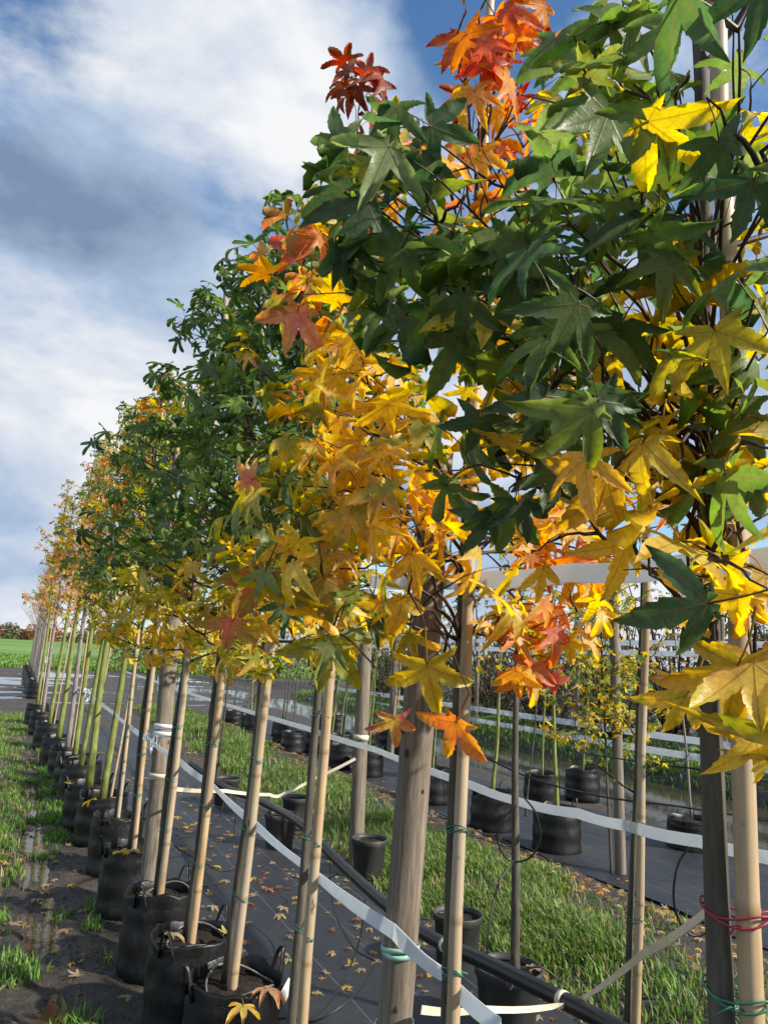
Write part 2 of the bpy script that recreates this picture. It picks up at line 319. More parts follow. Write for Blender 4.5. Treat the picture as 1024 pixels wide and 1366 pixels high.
class MB:
    def __init__(self): self.v = []; self.f = []; self.at = {}
    def add(self, v, f, **attrs):
        b = len(self.v); self.v += [tuple(p) for p in v]; self.f += [tuple(i+b for i in q) for q in f]
        for k, vals in attrs.items():
            self.at.setdefault(k, [0.0]*b); self.at[k] += [0.0]*(b-len(self.at[k])); self.at[k] += list(vals)
    def tube(self, pts, rad, sides=8, cap=True, **attrs):
        pts = [Vector(p) for p in pts]; n = len(pts)
        if not hasattr(rad, '__len__'): rad = [rad]*n
        v = []; f = []; up = None
        for i, p in enumerate(pts):
            d = (pts[min(i+1, n-1)]-pts[max(i-1, 0)])
            d = d.normalized() if d.length > 1e-9 else Vector((0, 0, 1))
            if up is None:
                up = d.orthogonal().normalized()
            else:
                up = up - d*up.dot(d); up = up.normalized() if up.length > 1e-6 else d.orthogonal().normalized()
            s = d.cross(up)
            for k in range(sides):
                a = 2*math.pi*k/sides; v.append(p+(up*math.cos(a)+s*math.sin(a))*rad[i])
        for i in range(n-1):
            for k in range(sides):
                a = i*sides+k; b = i*sides+(k+1) % sides; f.append((a, b, b+sides, a+sides))
        if cap: f.append(tuple(range(sides-1, -1, -1))); f.append(tuple(range((n-1)*sides, n*sides)))
        at = {k: [x for x in vals for _ in range(sides)] for k, vals in attrs.items()}
        self.add(v, f, **at)
    def box(self, c, s):
        x, y, z = c; a, b, d = s[0]/2, s[1]/2, s[2]/2
        v = [(x+i*a, y+j*b, z+k*d) for i in (-1, 1) for j in (-1, 1) for k in (-1, 1)]
        self.add(v, [(0, 1, 3, 2), (4, 6, 7, 5), (0, 4, 5, 1), (2, 3, 7, 6), (0, 2, 6, 4), (1, 5, 7, 3)])
    def ribbon(self, pts, width, thick=0.0012, twist=None, up=Vector((0, 0, 1))):
        pts = [Vector(p) for p in pts]; n = len(pts); v = []; f = []
        for i, p in enumerate(pts):
            d = (pts[min(i+1, n-1)]-pts[max(i-1, 0)]).normalized()
            u = (up - d*up.dot(d)).normalized(); s = d.cross(u)
            if twist: a = twist[i] if hasattr(twist, '__len__') else twist; u, s = u*math.cos(a)+s*math.sin(a), s*math.cos(a)-u*math.sin(a)
            for q in (u*width/2+s*thick, -u*width/2+s*thick, -u*width/2-s*thick, u*width/2-s*thick): v.append(p+q)
        for i in range(n-1):
            for k in range(4): a = i*4+k; b = i*4+(k+1) % 4; f.append((a, b, b+4, a+4))
        f.append((3, 2, 1, 0)); e = (n-1)*4; f.append((e, e+1, e+2, e+3)); self.add(v, f)
    def build(self, name, mat, parent=None, smooth=True, origin=None):
        me = bpy.data.meshes.new(name)
        off = Vector(parent_origin(parent)) if parent else Vector(origin or (0, 0, 0))
        me.from_pydata([(p[0]-off.x, p[1]-off.y, p[2]-off.z) for p in self.v], [], self.f)
        for k, vals in self.at.items():
            a = me.attributes.new(k, 'FLOAT', 'POINT'); vals = vals+[0.0]*(len(self.v)-len(vals)); a.data.foreach_set('value', vals)
        if smooth: me.polygons.foreach_set('use_smooth', [True]*len(me.polygons))
        me.materials.append(mat)
        o = bpy.data.objects.new(name, me); COL.objects.link(o)
        if parent: o.parent = parent
        else: o.location = off
        return o
def parent_origin(p):
    v = Vector((0, 0, 0))
    while p is not None: v += p.location; p = p.parent
    return v
def smoothpath(pts, k=6):
    P = [Vector(p) for p in pts]; o = []
    Q = [P[0]*2-P[1]]+P+[P[-1]*2-P[-2]]
    for i in range(1, len(Q)-2):
        a, b, c, d = Q[i-1], Q[i], Q[i+1], Q[i+2]
        for j in range(k):
            t = j/k; o.append(0.5*((2*b)+(c-a)*t+(2*a-5*b+4*c-d)*t*t+(3*b-a-3*c+d)*t**3))
    o.append(P[-1]); return o
def np_mesh(name, verts, faces_flat, loop_n, mat, parent=None, smooth=False, cols=None, floats=None):
    """verts (n,3); faces given as a flat index array with a constant loop count per face"""
    me = bpy.data.meshes.new(name); nv = len(verts); nf = len(faces_flat)//loop_n
    me.vertices.add(nv); me.vertices.foreach_set('co', np.ascontiguousarray(verts, dtype=np.float32).ravel())
    me.loops.add(nf*loop_n); me.loops.foreach_set('vertex_index', np.ascontiguousarray(faces_flat, dtype=np.int32))
    me.polygons.add(nf); me.polygons.foreach_set('loop_start', np.arange(nf, dtype=np.int32)*loop_n)
    if smooth: me.polygons.foreach_set('use_smooth', np.ones(nf, dtype=bool))
    for k, c in (cols or {}).items():
        a = me.attributes.new(k, 'FLOAT_COLOR', 'POINT'); c4 = np.ones((nv, 4), np.float32); c4[:, :3] = c; a.data.foreach_set('color', c4.ravel())
    for k, c in (floats or {}).items():
        a = me.attributes.new(k, 'FLOAT', 'POINT'); a.data.foreach_set('value', np.ascontiguousarray(c, dtype=np.float32))
    me.update(calc_edges=True); me.materials.append(mat)
    o = bpy.data.objects.new(name, me); COL.objects.link(o)
    if parent: o.parent = parent
    return o

# ------------------------------------------------------------------ leaf prototypes (five-lobed star leaf on its petiole, length of middle lobe = 1)
LOBES = [(0, 1.0), (-54, 0.92), (54, 0.92), (-112, 0.60), (112, 0.60)]
ROWS = {0: ([.47, .50, .61, .64, .75, .78, .89], [.175, .150, .165, .132, .125, .093, .056]),
        1: ([.48, .68, .86], [.165, .140, .072]), 2: ([.60], [.155])}
def leaf_proto(lod, seed, droop, fold, curl, pet=0.75, narrow=1.0):
    r = random.Random(seed); v = []; f = []; rib = []; lob = []
    ts, ws = ROWS[lod]
    def put(x, y, rb, t):
        v.append(Vector((x, y, 0))); rib.append(rb); lob.append(t); return len(v)-1
    c = put(0, 0, 1, 0)
    kb = r.choice([1, 1, 1, .75, .5]); lobes = [(a*r.uniform(.94, 1.04)+r.uniform(-8, 8), l*r.uniform(.82, 1.12)*(kb if abs(a) > 100 else 1)) for a, l in LOBES]
    order = sorted(range(5), key=lambda i: lobes[i][0]); sinus = {}
    def polar(a, rad): return rad*math.sin(R(a)), rad*math.cos(R(a))
    base_l = put(*polar(-158, .15), .3, .1); base_r = put(*polar(158, .15), .3, .1)
    for i in range(4):
        a = (lobes[order[i]][0]+lobes[order[i+1]][0])/2; s = put(*polar(a, r.uniform(.24, .31)), .25, .3); sinus[(i, i+1)] = s
    for k, i in enumerate(order):
        a, l = lobes[i]; dx, dy = polar(a, 1); px, py = dy, -dx       # p points to the larger angle side
        left = sinus[(k-1, k)] if k > 0 else base_l; right = sinus[(k, k+1)] if k < 4 else base_r
        tb = (v[left].dot(Vector((dx, dy, 0)))+v[right].dot(Vector((dx, dy, 0))))/2/l
        mid = put(dx*l*tb, dy*l*tb, 1, max(tb, .2)); f += [(c, left, mid), (c, mid, right)] if True else []
        pl, pm, pr = left, mid, right; bend = r.uniform(-.05, .05)
        for t, wd in zip(ts, ws):
            wd *= narrow*r.uniform(.9, 1.1); ox, oy = px*bend*t*t*l, py*bend*t*t*l
            nm = put(dx*l*t+ox, dy*l*t+oy, 1, t); nl = put(dx*l*t-px*wd*l+ox, dy*l*t-py*wd*l+oy, 0, t); nr = put(dx*l*t+px*wd*l+ox, dy*l*t+py*wd*l+oy, 0, t)
            f += [(pl, nl, nm, pm), (pm, nm, nr, pr)]; pl, pm, pr = nl, nm, nr
        tip = put(dx*l+px*bend*l, dy*l+py*bend*l, .6, 1); f += [(pl, tip, pm), (pm, tip, pr)]
    # curvature: fold along midribs, doming, ripples, twist
    ph = r.uniform(0, 6); tw = r.uniform(-.35, .35); cv = [curl*r.uniform(.6, 1.4) for _ in range(2)]
    for i, p in enumerate(v):
        rad = p.length
        p.z = fold*(1-rib[i])*rad*.5 - cv[0]*rad*rad + .05*math.sin(ph+p.x*5)*rad + tw*p.x*p.y*.6 - cv[1]*.5*p.x*p.x
        if cv[0] > .5: p.y *= 1-.25*cv[0]*rad
    rx = Matrix.Rotation(-droop, 3, 'X')
    base = Vector((0, pet, -0.06*pet)) if lod < 2 else Vector((0, pet, 0))
    v = [rx @ p + base for p in v]
    if lod < 2 and pet > 0:
        b = MB(); n = 4 if lod == 0 else 3
        pts = [Vector((0, pet*q, .10*math.sin(q*math.pi)*pet-0.06*pet*q)) for q in [i/n for i in range(n+1)]]
        b.tube(pts, [.022]+[.014]*(n-1)+[.02], 3, False)
        o = len(v); v += [Vector(p) for p in b.v]; f += [tuple(i+o for i in q) for q in b.f]; rib += [1.0]*len(b.v); lob += [0.05]*len(b.v)
    return v, f, rib, lob
class Proto: pass
def make_proto(*a, **k):
    v, f, rib, lob = leaf_proto(*a, **k); P = Proto(); P.lod = a[0]
    tri = []
    for q in f:
        tri += [q] if len(q) == 3 else [(q[0], q[1], q[2]), (q[0], q[2], q[3])]
    P.v = np.array([tuple(p) for p in v], np.float32); P.t = np.array(tri, np.int32); P.rib = np.array(rib, np.float32); P.lob = np.array(lob, np.float32)
    me = bpy.data.meshes.new('leaf'); me.from_pydata([tuple(p) for p in v], [], f)
    for k2, vals in (('rib', rib), ('lobe_t', lob)):
        x = me.attributes.new(k2, 'FLOAT', 'POINT'); x.data.foreach_set('value', vals)
    me.polygons.foreach_set('use_smooth', [True]*len(me.polygons)); me.materials.append(MAT['leaf']); P.me = me
    return P
PROTO = {}
for lod in (0, 1, 2):
    PROTO[lod] = [make_proto(lod, 100*lod+i, R(d), fo, cu, p, .72+.35*((i*7) % 5)/4) for i, (d, fo, cu, p) in enumerate([
        (30, .30, .16, .8), (55, .30, .25, .85), (75, .45, .12, .75), (90, .3, .3, .8), (45, .6, .4, .7), (65, .75, .15, .8), (105, .4, .3, .9), (80, .3, .6, .8), (60, .9, .5, .7), (40, .2, .2, .6), (85, 1.0, .3, .8), (115, .5, .5, .8), (70, .5, .9, .9), (95, .8, .7, .8), (50, .4, .05, 1.0), (125, .3, .2, .9)])]
PROTO['flat'] = [make_proto(0, 900+i, 0, fo, cu, .7) for i, (fo, cu) in enumerate([(.25, .25), (.4, .35), (.2, .45), (.55, .3), (.35, .55)])]
PROTO['litter'] = [make_proto(1, 950+i, 0, fo, cu, .5) for i, (fo, cu) in enumerate([(.25, .15), (.5, .35), (.1, -.25), (.6, .5)])]

G_DARK = (0.058, 0.120, 0.042); G_MID = (0.120, 0.200, 0.036); G_OLIVE = (0.23, 0.27, 0.03); G_LIGHT = (0.20, 0.28, 0.085)
Y_GOLD = (0.77, 0.46, 0.03); Y_LEM = (0.72, 0.55, 0.045); O_ORNG = (0.72, 0.22, 0.03); R_RED = (0.45, 0.035, 0.02); P_PINK = (0.66, 0.20, 0.13); B_BROWN = (0.22, 0.06, 0.03)
def jit(c, a=.18, r=rng):
    k = r.uniform(1-a, 1+a); return tuple(min(1, x*k*r.uniform(.94, 1.06)) for x in c)
def colours(kind, r=rng):
    """(main, second) colour of one leaf"""
    k = kind
    if k == 'g': return jit(r.choice([G_DARK, G_DARK, G_MID]), .25, r), jit(r.choice([G_MID, G_DARK]), .25, r)
    if k == 'gl': return jit(r.choice([G_MID, G_OLIVE, G_LIGHT]), .2, r), jit(r.choice([G_MID, G_LIGHT]), .2, r)
    if k == 'gy': return jit(r.choice([G_OLIVE, G_MID, Y_LEM]), .2, r), jit(r.choice([Y_LEM, G_OLIVE, Y_GOLD]), .2, r)
    if k == 'y': return jit(r.choice([Y_GOLD, Y_GOLD, Y_LEM]), .15, r), jit(r.choice([Y_GOLD, Y_LEM, (.70, .38, .03)]), .15, r)
    if k == 'yg': return jit(r.choice([Y_GOLD, Y_LEM]), .15, r), jit(r.choice([G_OLIVE, G_OLIVE, Y_LEM]), .2, r)
    if k == 'o': return jit(r.choice([O_ORNG, Y_GOLD]), .15, r), jit(r.choice([O_ORNG, P_PINK, (.72, .30, .04)]), .15, r)
    if k == 'r': return jit(r.choice([R_RED, O_ORNG]), .2, r), jit(r.choice([R_RED, O_ORNG, P_PINK]), .2, r)
    if k == 'p': return jit(r.choice([P_PINK, O_ORNG]), .15, r), jit(r.choice([Y_GOLD, P_PINK, G_OLIVE]), .2, r)
    if k == 'b': return jit(B_BROWN, .25, r), jit(r.choice([R_RED, B_BROWN]), .2, r)
    raise KeyError(k)

class Leaf: pass
def leaf_rec(base, ydir, zdir, size, kind, lod=0, var=None, cols=None):
    y = Vector(ydir).normalized(); z = Vector(zdir); z = z - y*z.dot(y)
    z = z.normalized() if z.length > 1e-5 else y.orthogonal().normalized()
    x = y.cross(z); q = Leaf(); q.M = Matrix((x*size, y*size, z*size)).transposed().to_4x4(); q.M.translation = Vector(base)
    q.P = rng.choice(PROTO[lod]) if var is None else var; q.size = size
    q.c, q.t = cols or colours(kind); return q
def place_leaves(tree, leaves, n_single, name='leaf', mass='foliage', mat=None):
    """the leaves that show largest become parts of their own, the rest one part"""
    def key(q):
        p = q.M @ Vector((0, 1.0, 0)); x, y, z = pix(p)
        inside = -60 < x < 1084 and -60 < y < 1426
        return (q.size/max(z, .1)) if (inside and z > 0) else -1.0
    ks = sorted(leaves, key=key, reverse=True); o0 = Vector(tree.location)
    for q in ks[:n_single]:
        o = bpy.data.objects.new(name, q.P.me); COL.objects.link(o); o.parent = tree
        Mx = q.M.copy(); Mx.translation -= o0; o.matrix_basis = Mx
        o.color = (*q.c, 1); o['tint'] = q.t
    rest = ks[n_single:]
    if not rest: return
    V = []; T = []; C = []; D = []; RB = []; LB = []; b = 0
    for q in rest:
        M = np.array(q.M, np.float32); vv = q.P.v @ M[:3, :3].T + (M[:3, 3]-np.array(o0, np.float32))
        V.append(vv); T.append(q.P.t+b); b += len(vv); C.append(np.tile(np.array(q.c, np.float32), (len(vv), 1))); D.append(np.tile(np.array(q.t, np.float32), (len(vv), 1)))
        RB.append(q.P.rib); LB.append(q.P.lob)
    o = np_mesh(mass, np.concatenate(V), np.concatenate(T).ravel(), 3, MAT['foliage'], tree, True,
                {'leafcol': np.concatenate(C), 'leaftint': np.concatenate(D)}, {'rib': np.concatenate(RB), 'lobe_t': np.concatenate(LB)})
    o['kind'] = 'stuff'
# ------------------------------------------------------------------ the setting: ground, water, cloth, grass, field
def sstep(a, b, x):
    t = min(1, max(0, (x-a)/(b-a))); return t*t*(3-2*t)
def nz(x, y, s, o=0.0): return mnoise.noise(Vector((x*s+o, y*s-o, o*1.7)))
def rowx(y):
    """the first row drifts a little towards the track with distance"""
    P = [(0, .80), (2.8, .81), (3.3, .765), (4.8, .72), (6.3, .665), (8, .57), (9.8, .49), (12, .435), (14, .33), (34, .12)]
    for (a, u), (b, v) in zip(P, P[1:]):
        if y <= b: return u+(v-u)*(y-a)/(b-a)
    return .12
def ground_z(x, y):
    if abs(x) > 60 or y > 60 or y < -20: return 0.0
    z = .010*nz(x, y, 1.3)+.006*nz(x, y, 5, 3)
    dx = x-(rowx(y)-.80)                       # measured from the near row line
    if y < 19:
        rut = sstep(.13, .21, x)*(1-sstep(.31, .40, x))*(1-sstep(10, 12, y))+.8*sstep(-.05, .0, x)*(1-sstep(.07, .13, x))*(1-sstep(5.6, 6.6, y)); z -= rut*(.026+.026*nz(x, y, 2.4, 7)+.022*nz(x*2.2, y*.8, 5, 2)+.012*nz(x, y, 22, 6))
        z += .02*(1-sstep(-.02, .2, dx))*sstep(5.8, 6.6, y)
        z += .006*nz(x, y, 16, 5)*(1-sstep(.9, 1.0, dx))
    else:
        z += .035*nz(x*.35, y, .9, 4)*sstep(19, 20, y)*(1-sstep(34, 36, y))
    z -= .006*sstep(.9, 1.0, dx)*(1-sstep(2.3, 2.4, dx))
    if y < 18:
        z += .10*sstep(2.35, 3.0, x)*(1-sstep(3.4, 4.0, x))+.03*sstep(2.3, 2.5, x)*(1-sstep(3.8, 4.0, x))*nz(x, y, 3, 9)
    z -= .34*sstep(6.05, 6.6, x)*(1-sstep(8.5, 9.0, x))*(1-sstep(24, 27, y))
    z += .10*sstep(8.6, 9.6, x)*(1-sstep(30, 36, y))
    return z
def axis(parts):
    a = []
    for lo, hi, st in parts: a += list(np.arange(lo, hi-1e-6, st))
    return a+[parts[-1][1]]
gx = axis([(-1500, -60, 360), (-60, -12, 8), (-12, -1, 1.0), (-1, -.1, .09), (-.1, .5, .02), (.5, 1.0, .05), (1.0, 2.2, .2), (2.2, 4.1, .08), (4.1, 6, .2), (6, 9.8, .1), (9.8, 14, .6), (14, 60, 5), (60, 1500, 360)])
gy = axis([(-300, -20, 70), (-20, 0, 4), (0, 2, .25), (2, 9, .045), (9, 19, .12), (19, 36, .17), (36, 60, 2), (60, 2200, 300)])
gv = np.array([(x, y, ground_z(x, y)) for y in gy for x in gx], np.float32)
nx = len(gx); idx = np.arange(len(gv)).reshape(len(gy), nx)
gf = np.stack([idx[:-1, :-1], idx[:-1, 1:], idx[1:, 1:], idx[1:, :-1]], -1).reshape(-1)
tag(np_mesh('ground', gv, gf, 4, MAT['mud'], None, True), kind='structure', label='wet dark mud of the nursery ground')

def sheet(name, rect, z, mat, nxs=2, nys=2, wob=0.0, label=None, zf=None, edge=0.0):
    x0, x1, y0, y1 = rect; v = []
    for j in range(nys):
        for i in range(nxs):
            x = x0+(x1-x0)*i/(nxs-1); y = y0+(y1-y0)*j/(nys-1)
            zz_ = z+(wob*nz(x, y, 1.6, 2) if wob else 0)+(zf(x, y) if zf else 0)
            if edge and i in (0, nxs-1): x += edge*nz(x, y, 1.5, 6)
            if name != 'field': x += rowx(y)-.80 if name == 'ground_cloth' else 0
            v.append((x, y, zz_))
    ii = np.arange(nxs*nys).reshape(nys, nxs)
    fl = np.stack([ii[:-1, :-1], ii[:-1, 1:], ii[1:, 1:], ii[1:, :-1]], -1).reshape(-1)
    return tag(np_mesh(name, np.array(v, np.float32), fl, 4, mat, None, True), kind='structure', label=label)
sheet('puddle', (-.6, .75, 1.5, 13), -.020, MAT['water'], label='rain water standing in the muddy wheel rut')
sheet('puddle', (-14, 7, 19.2, 36), -.006, MAT['water'], label='shallow puddles across the far muddy track')
sheet('stream', (5.9, 9.2, -4, 28), -.13, MAT['stream'], label='still brown ditch water beside the far pots')
sheet('ground_cloth', (.93, 2.32, .3, 14.5), .008, MAT['cloth'], 16, 140, .008, 'black woven ground cloth beside the near tree row', edge=.05)
sheet('ground_cloth', (4.0, 5.75, .5, 17), .016, MAT['cloth'], 16, 120, .010, 'black woven ground cloth beyond the grass strip', edge=.08)
sheet('field', (-1500, 1500, 40, 2200), .06, MAT['field'], label='bright green field behind the nursery')

def grass_mass(name, pts, hmin, hmax, wid, cols, label, lean=.5):
    """pts (n,3): one curved blade each"""
    n = len(pts); a = nrs.uniform(0, 2*np.pi, n); h = nrs.uniform(hmin, hmax, n)*nrs.uniform(.6, 1, n); le = nrs.uniform(.1, lean, n)*h*1.3
    d = np.stack([np.cos(a), np.sin(a), 0*a], 1); s = np.stack([-np.sin(a), np.cos(a), 0*a], 1)*(wid*nrs.uniform(.6, 1.3, n))[:, None]
    up = np.array([0, 0, 1.0])
    m1 = pts+up*(h*.55)[:, None]+d*(le*.3)[:, None]; tp = pts+up*(h*nrs.uniform(.75, 1, n))[:, None]+d*le[:, None]
    b = pts-up*.02
    V = np.stack([b-s, b+s, m1+s*.8, m1-s*.8, tp], 1).reshape(-1, 3)
    k = (np.arange(n)*5)[:, None]
    T = np.concatenate([k+np.array([0, 1, 2]), k+np.array([0, 2, 3]), k+np.array([3, 2, 4])], 1).reshape(-1)
    c = np.array(cols)[nrs.choice(len(cols), n, p=None)]*nrs.uniform(.7, 1.3, (n, 1)); C = np.repeat(c, 5, 0)
    o = np_mesh(name, V, T, 3, MAT['grass'], None, False, {'leafcol': C})
    return tag(o, label, 'grass', kind='stuff')
GC = [(.09, .20, .025), (.13, .26, .03), (.18, .31, .05), (.06, .13, .02), (.25, .29, .07), (.30, .25, .12)]
def scatter(n, x0, x1, y0, y1, dens, power=1.0):
    out_ = []
    while len(out_) < n:
        x = rng.uniform(x0, x1); y = y0+(y1-y0)*rng.random()**power
        if rng.random() < dens(x, y): out_.append((x, y, ground_z(x, y)))
    return np.array(out_)
def d_strip(x, y):
    e = sstep(2.28, 2.55, x+.12*nz(x, y, 2, 1))*(1-sstep(2.95, 3.5, x+.35*nz(x, y, 1.4, 5)))
    return e*(.10+1.0*sstep(-.22, .22, nz(x, y, 2.0, 8))**1.3)
grass_mass('grass', scatter(70000, 2.2, 4.1, 1.4, 9, d_strip, 1.2), .025, .105, .0045, GC, 'long green grass strip between the two black ground cloths', .9)
grass_mass('grass', scatter(16000, 2.2, 4.1, 9, 18, d_strip), .07, .15, .007, GC, 'far end of the green grass strip between the pot rows', .8)
def d_left(x, y):
    return (1-sstep(.10, .22, x+.08*nz(x, y, 2.2, 3)))*(.15+sstep(-.2, .25, nz(x, y, 2.6, 4)))*(.04+.96*sstep(5.3, 6.4, y+1.2*nz(x, y, 2.0, 9)))
grass_mass('grass', scatter(30000, -1.3, .2, 2.6, 16.5, d_left, 1.3), .025, .08, .004, GC, 'rough grass verge on the outer side of the muddy rut', .8)
def d_weed(x, y):
    return max(sstep(6.2, 6.8, y)*(1-sstep(10.5, 12, y))*sstep(.30, .36, x)*(1-sstep(.46, .52, x))*sstep(-.2, .1, nz(x, y, 2.5, 2)), .5*sstep(.22, .3, nz(x, y, 3.4, 6))*sstep(-.1, .0, x)*(1-sstep(.5, .6, x)))
grass_mass('grass', scatter(6500, -.2, .7, 3, 14, d_weed), .03, .09, .004, GC[:4], 'small weed tufts sprouting in the mud beside the bags', .9)
def d_bank(x, y): return sstep(8.6, 8.9, x)*(.4+sstep(-.2, .2, nz(x, y, .8, 4)))
grass_mass('grass', scatter(14000, 8.5, 11.5, 2, 26, d_bank), .06, .15, .016, GC[:5], 'green grass bank beyond the ditch', .7)
def d_near_field(x, y): return 1.0
grass_mass('grass', scatter(15000, -6, 20, 38.5, 60, d_near_field, 1.5), .12, .28, .05, GC[:5], 'tall grass edge of the field behind the nursery', .7)
# clods and small stones pressed into the mud
def clods(n, f, smin, smax, label, mat):
    base = np.array([(1, 0, 0), (0, 1, 0), (-1, 0, 0), (0, -1, 0), (0, 0, .7), (.7, .7, .3), (-.7, .6, .35)]); tris = np.array([(0, 5, 4), (5, 1, 4), (1, 6, 4), (6, 2, 4), (2, 3, 4), (3, 0, 4)])
    V = []; T = []
    for i in range(n):
        x, y = f(); s = rng.uniform(smin, smax)*rng.uniform(.4, 1); a = rng.uniform(0, 6.3); c, q = math.cos(a), math.sin(a)
        v = base*nrs.uniform(.6, 1.3, (7, 3))*s; v = np.stack([v[:, 0]*c-v[:, 1]*q, v[:, 0]*q+v[:, 1]*c, v[:, 2]], 1)+np.array([x, y, ground_z(x, y)-.001]); V.append(v); T.append(tris+7*i)
    tag(np_mesh('mud_clods', np.concatenate(V), np.concatenate(T).ravel(), 3, mat, None, False), label, 'mud clods', kind='stuff')
MAT['clod'] = surf('mud_clod', [(0.3, (0.02, 0.016, 0.012)), (0.6, (0.06, 0.048, 0.036)), (0.8, (0.17, 0.14, 0.11))], 12, 4, 0.7, bstr=0.5)
clods(7000, lambda: (rng.uniform(-.3, .75), 3+9*rng.random()**1.6), .004, .016, 'mud clods and small stones on the wet track', MAT['clod'])
clods(5000, lambda: (rng.gauss(3.75, .22), rng.uniform(2, 14)), .006, .025, 'earth clods along the edge of the grass strip', MAT['clod'])
# ------------------------------------------------------------------ builders
def trunk_path(base, top, wob=.012, n=14, seed=0):
    o = []
    for i in range(n+1):
        t = i/n; p = Vector(base).lerp(Vector(top), t); k = math.sin(t*math.pi)
        o.append(p+Vector((nz(t*3, seed, 1.2, 1), nz(t*3, seed, 1.2, 5), 0))*wob*2*min(1, t*4)); 
    return o
def along(path, z):
    for a, b in zip(path, path[1:]):
        if a.z <= z <= b.z: return a.lerp(b, (z-a.z)/max(1e-6, b.z-a.z))
    return path[-1] if z > path[-1].z else path[0]
def bow(a, b, lift, n=7, j=.02):
    a = Vector(a); b = Vector(b); o = []
    for i in range(n+1):
        t = i/n; p = a.lerp(b, t); p.z += lift*math.sin(t*math.pi)
        if 0 < i < n: p += Vector((rng.uniform(-j, j), rng.uniform(-j, j), rng.uniform(-j, j)))*.35
        o.append(p)
    return smoothpath(o, 2) if n >= 6 else o
def dress(path, kind, size, lod, leaves, spacing=.052, start=.28, tipn=4, droopdir=.0, outward=None):
    """leaves in a spiral along a twig, a rosette at its tip"""
    Ls = [0]
    for a, b in zip(path, path[1:]): Ls.append(Ls[-1]+(b-a).length)
    tot = Ls[-1]; s = tot*start; az = rng.uniform(0, 6)
    while s < tot*.97:
        for i in range(len(Ls)-1):
            if Ls[i] <= s <= Ls[i+1]: break
        t = (s-Ls[i])/max(1e-6, Ls[i+1]-Ls[i]); p = path[i].lerp(path[i+1], t); d = (path[i+1]-path[i]).normalized()
        u = d.orthogonal().normalized(); v = d.cross(u); az += 2.4+rng.uniform(-.3, .3)
        o = (u*math.cos(az)+v*math.sin(az)); y = (d*.45+o*.85+Vector((0, 0, .15))).normalized()
        k = kind(p) if callable(kind) else kind
        leaves.append(leaf_rec(p, y, Vector((0, 0, 1))+d*-.3, size*rng.uniform(.55, 1.18), k, lod)); s += spacing*rng.uniform(.7, 1.3)
    d = (path[-1]-path[-2]).normalized(); u = d.orthogonal().normalized(); v = d.cross(u)
    for i in range(tipn):
        a = i*2.4+rng.uniform(-.3, .3); y = d*rng.uniform(.4, 1.0)+(u*math.cos(a)+v*math.sin(a))*.8
        k = kind(path[-1]) if callable(kind) else kind
        leaves.append(leaf_rec(path[-1], y, Vector((0, 0, 1))-d*.4, size*rng.uniform(.7, 1.05), k, lod))

def stake_line(pb, pt, X, z0, z1):
    """a straight pole through two measured points on the plane x = X, cut at heights z0 and z1"""
    a = onX(*pb, X); b = onX(*pt, X); d = (b-a)/(b.z-a.z)
    return a+d*(z0-a.z), a+d*(z1-a.z)
def bamboo(a, b, rad, label, ties=(), group=None, seed=0, tie_mat='tie', partner=None, sides=10):
    r = random.Random(seed); a = Vector(a); b = Vector(b); L_ = (b-a).length; d = (b-a)/L_
    root = empty('bamboo_stake', a, label, 'stake', group)
    pts = []; rad_ = []; nd = []; s = 0; nxt = r.uniform(.08, .25)
    st = [0]
    while nxt < L_: st += [nxt-.012, nxt-.004, nxt, nxt+.004, nxt+.012]; nxt += r.uniform(.2, .32)
    st.append(L_)
    for i, s in enumerate(st):
        ring = (i-1) % 5 if 0 < i < len(st)-1 else -1
        k = 1.0 if ring in (-1, 0, 4) else (1.02 if ring in (1, 3) else 1.07)
        q = 1-.16*s/L_; pts.append(a+d*s+Vector((nz(s, seed, 2, 1), nz(s, seed, 2, 4), 0))*.006); rad_.append(rad*q*k); nd.append(1.0 if ring in (1, 2, 3) else (.25 if ring in (0, 4) else 0.0))
    mb = MB(); mb.tube(pts, rad_, sides, True, node=nd); mb.build('pole', MAT['bamboo'], root)
    for h in ties:
        tm = tie_mat
        if isinstance(h, tuple): h, tm = h
        p = a+d*(h-a.z)/d.z; mb = MB(); off = Vector((0, 0, 0)); rx = rad*1.12
        if partner:
            q = along(partner[0], h); off = (q-p)/2; rx = rad*1.1; ell = (q-p).length/2
        else: ell = 0
        c = p+off; e1 = off.normalized() if off.length > 1e-4 else Vector((1, 0, 0)); e1.z = 0; e1.normalize(); e2 = Vector((-e1.y, e1.x, 0))
        ra = ell+max(rx, partner[1]*1.1 if partner else 0); rb = max(rx, partner[1]*1.1 if partner else 0)
        for lay in range(2):
            ring = [c+e1*math.cos(t)*ra*1.02+e2*math.sin(t)*rb*1.04+Vector((0, 0, .006*lay+.006*math.sin(t*2+lay+seed))) for t in [i*2*math.pi/18 for i in range(19)]]
            mb.tube(ring, .0014, 5, False)
        k0 = c-C_F*rb*1.05
        for sg in (1, -1):
            e = k0+C_R*sg*r.uniform(.015, .04)+Vector((0, 0, r.uniform(-.012, .02)))
            mb.tube([k0, (k0+e)/2+Vector((0, 0, .006)), e], .0012, 4)
        mb.build('tie', MAT[tm], root)
    return root

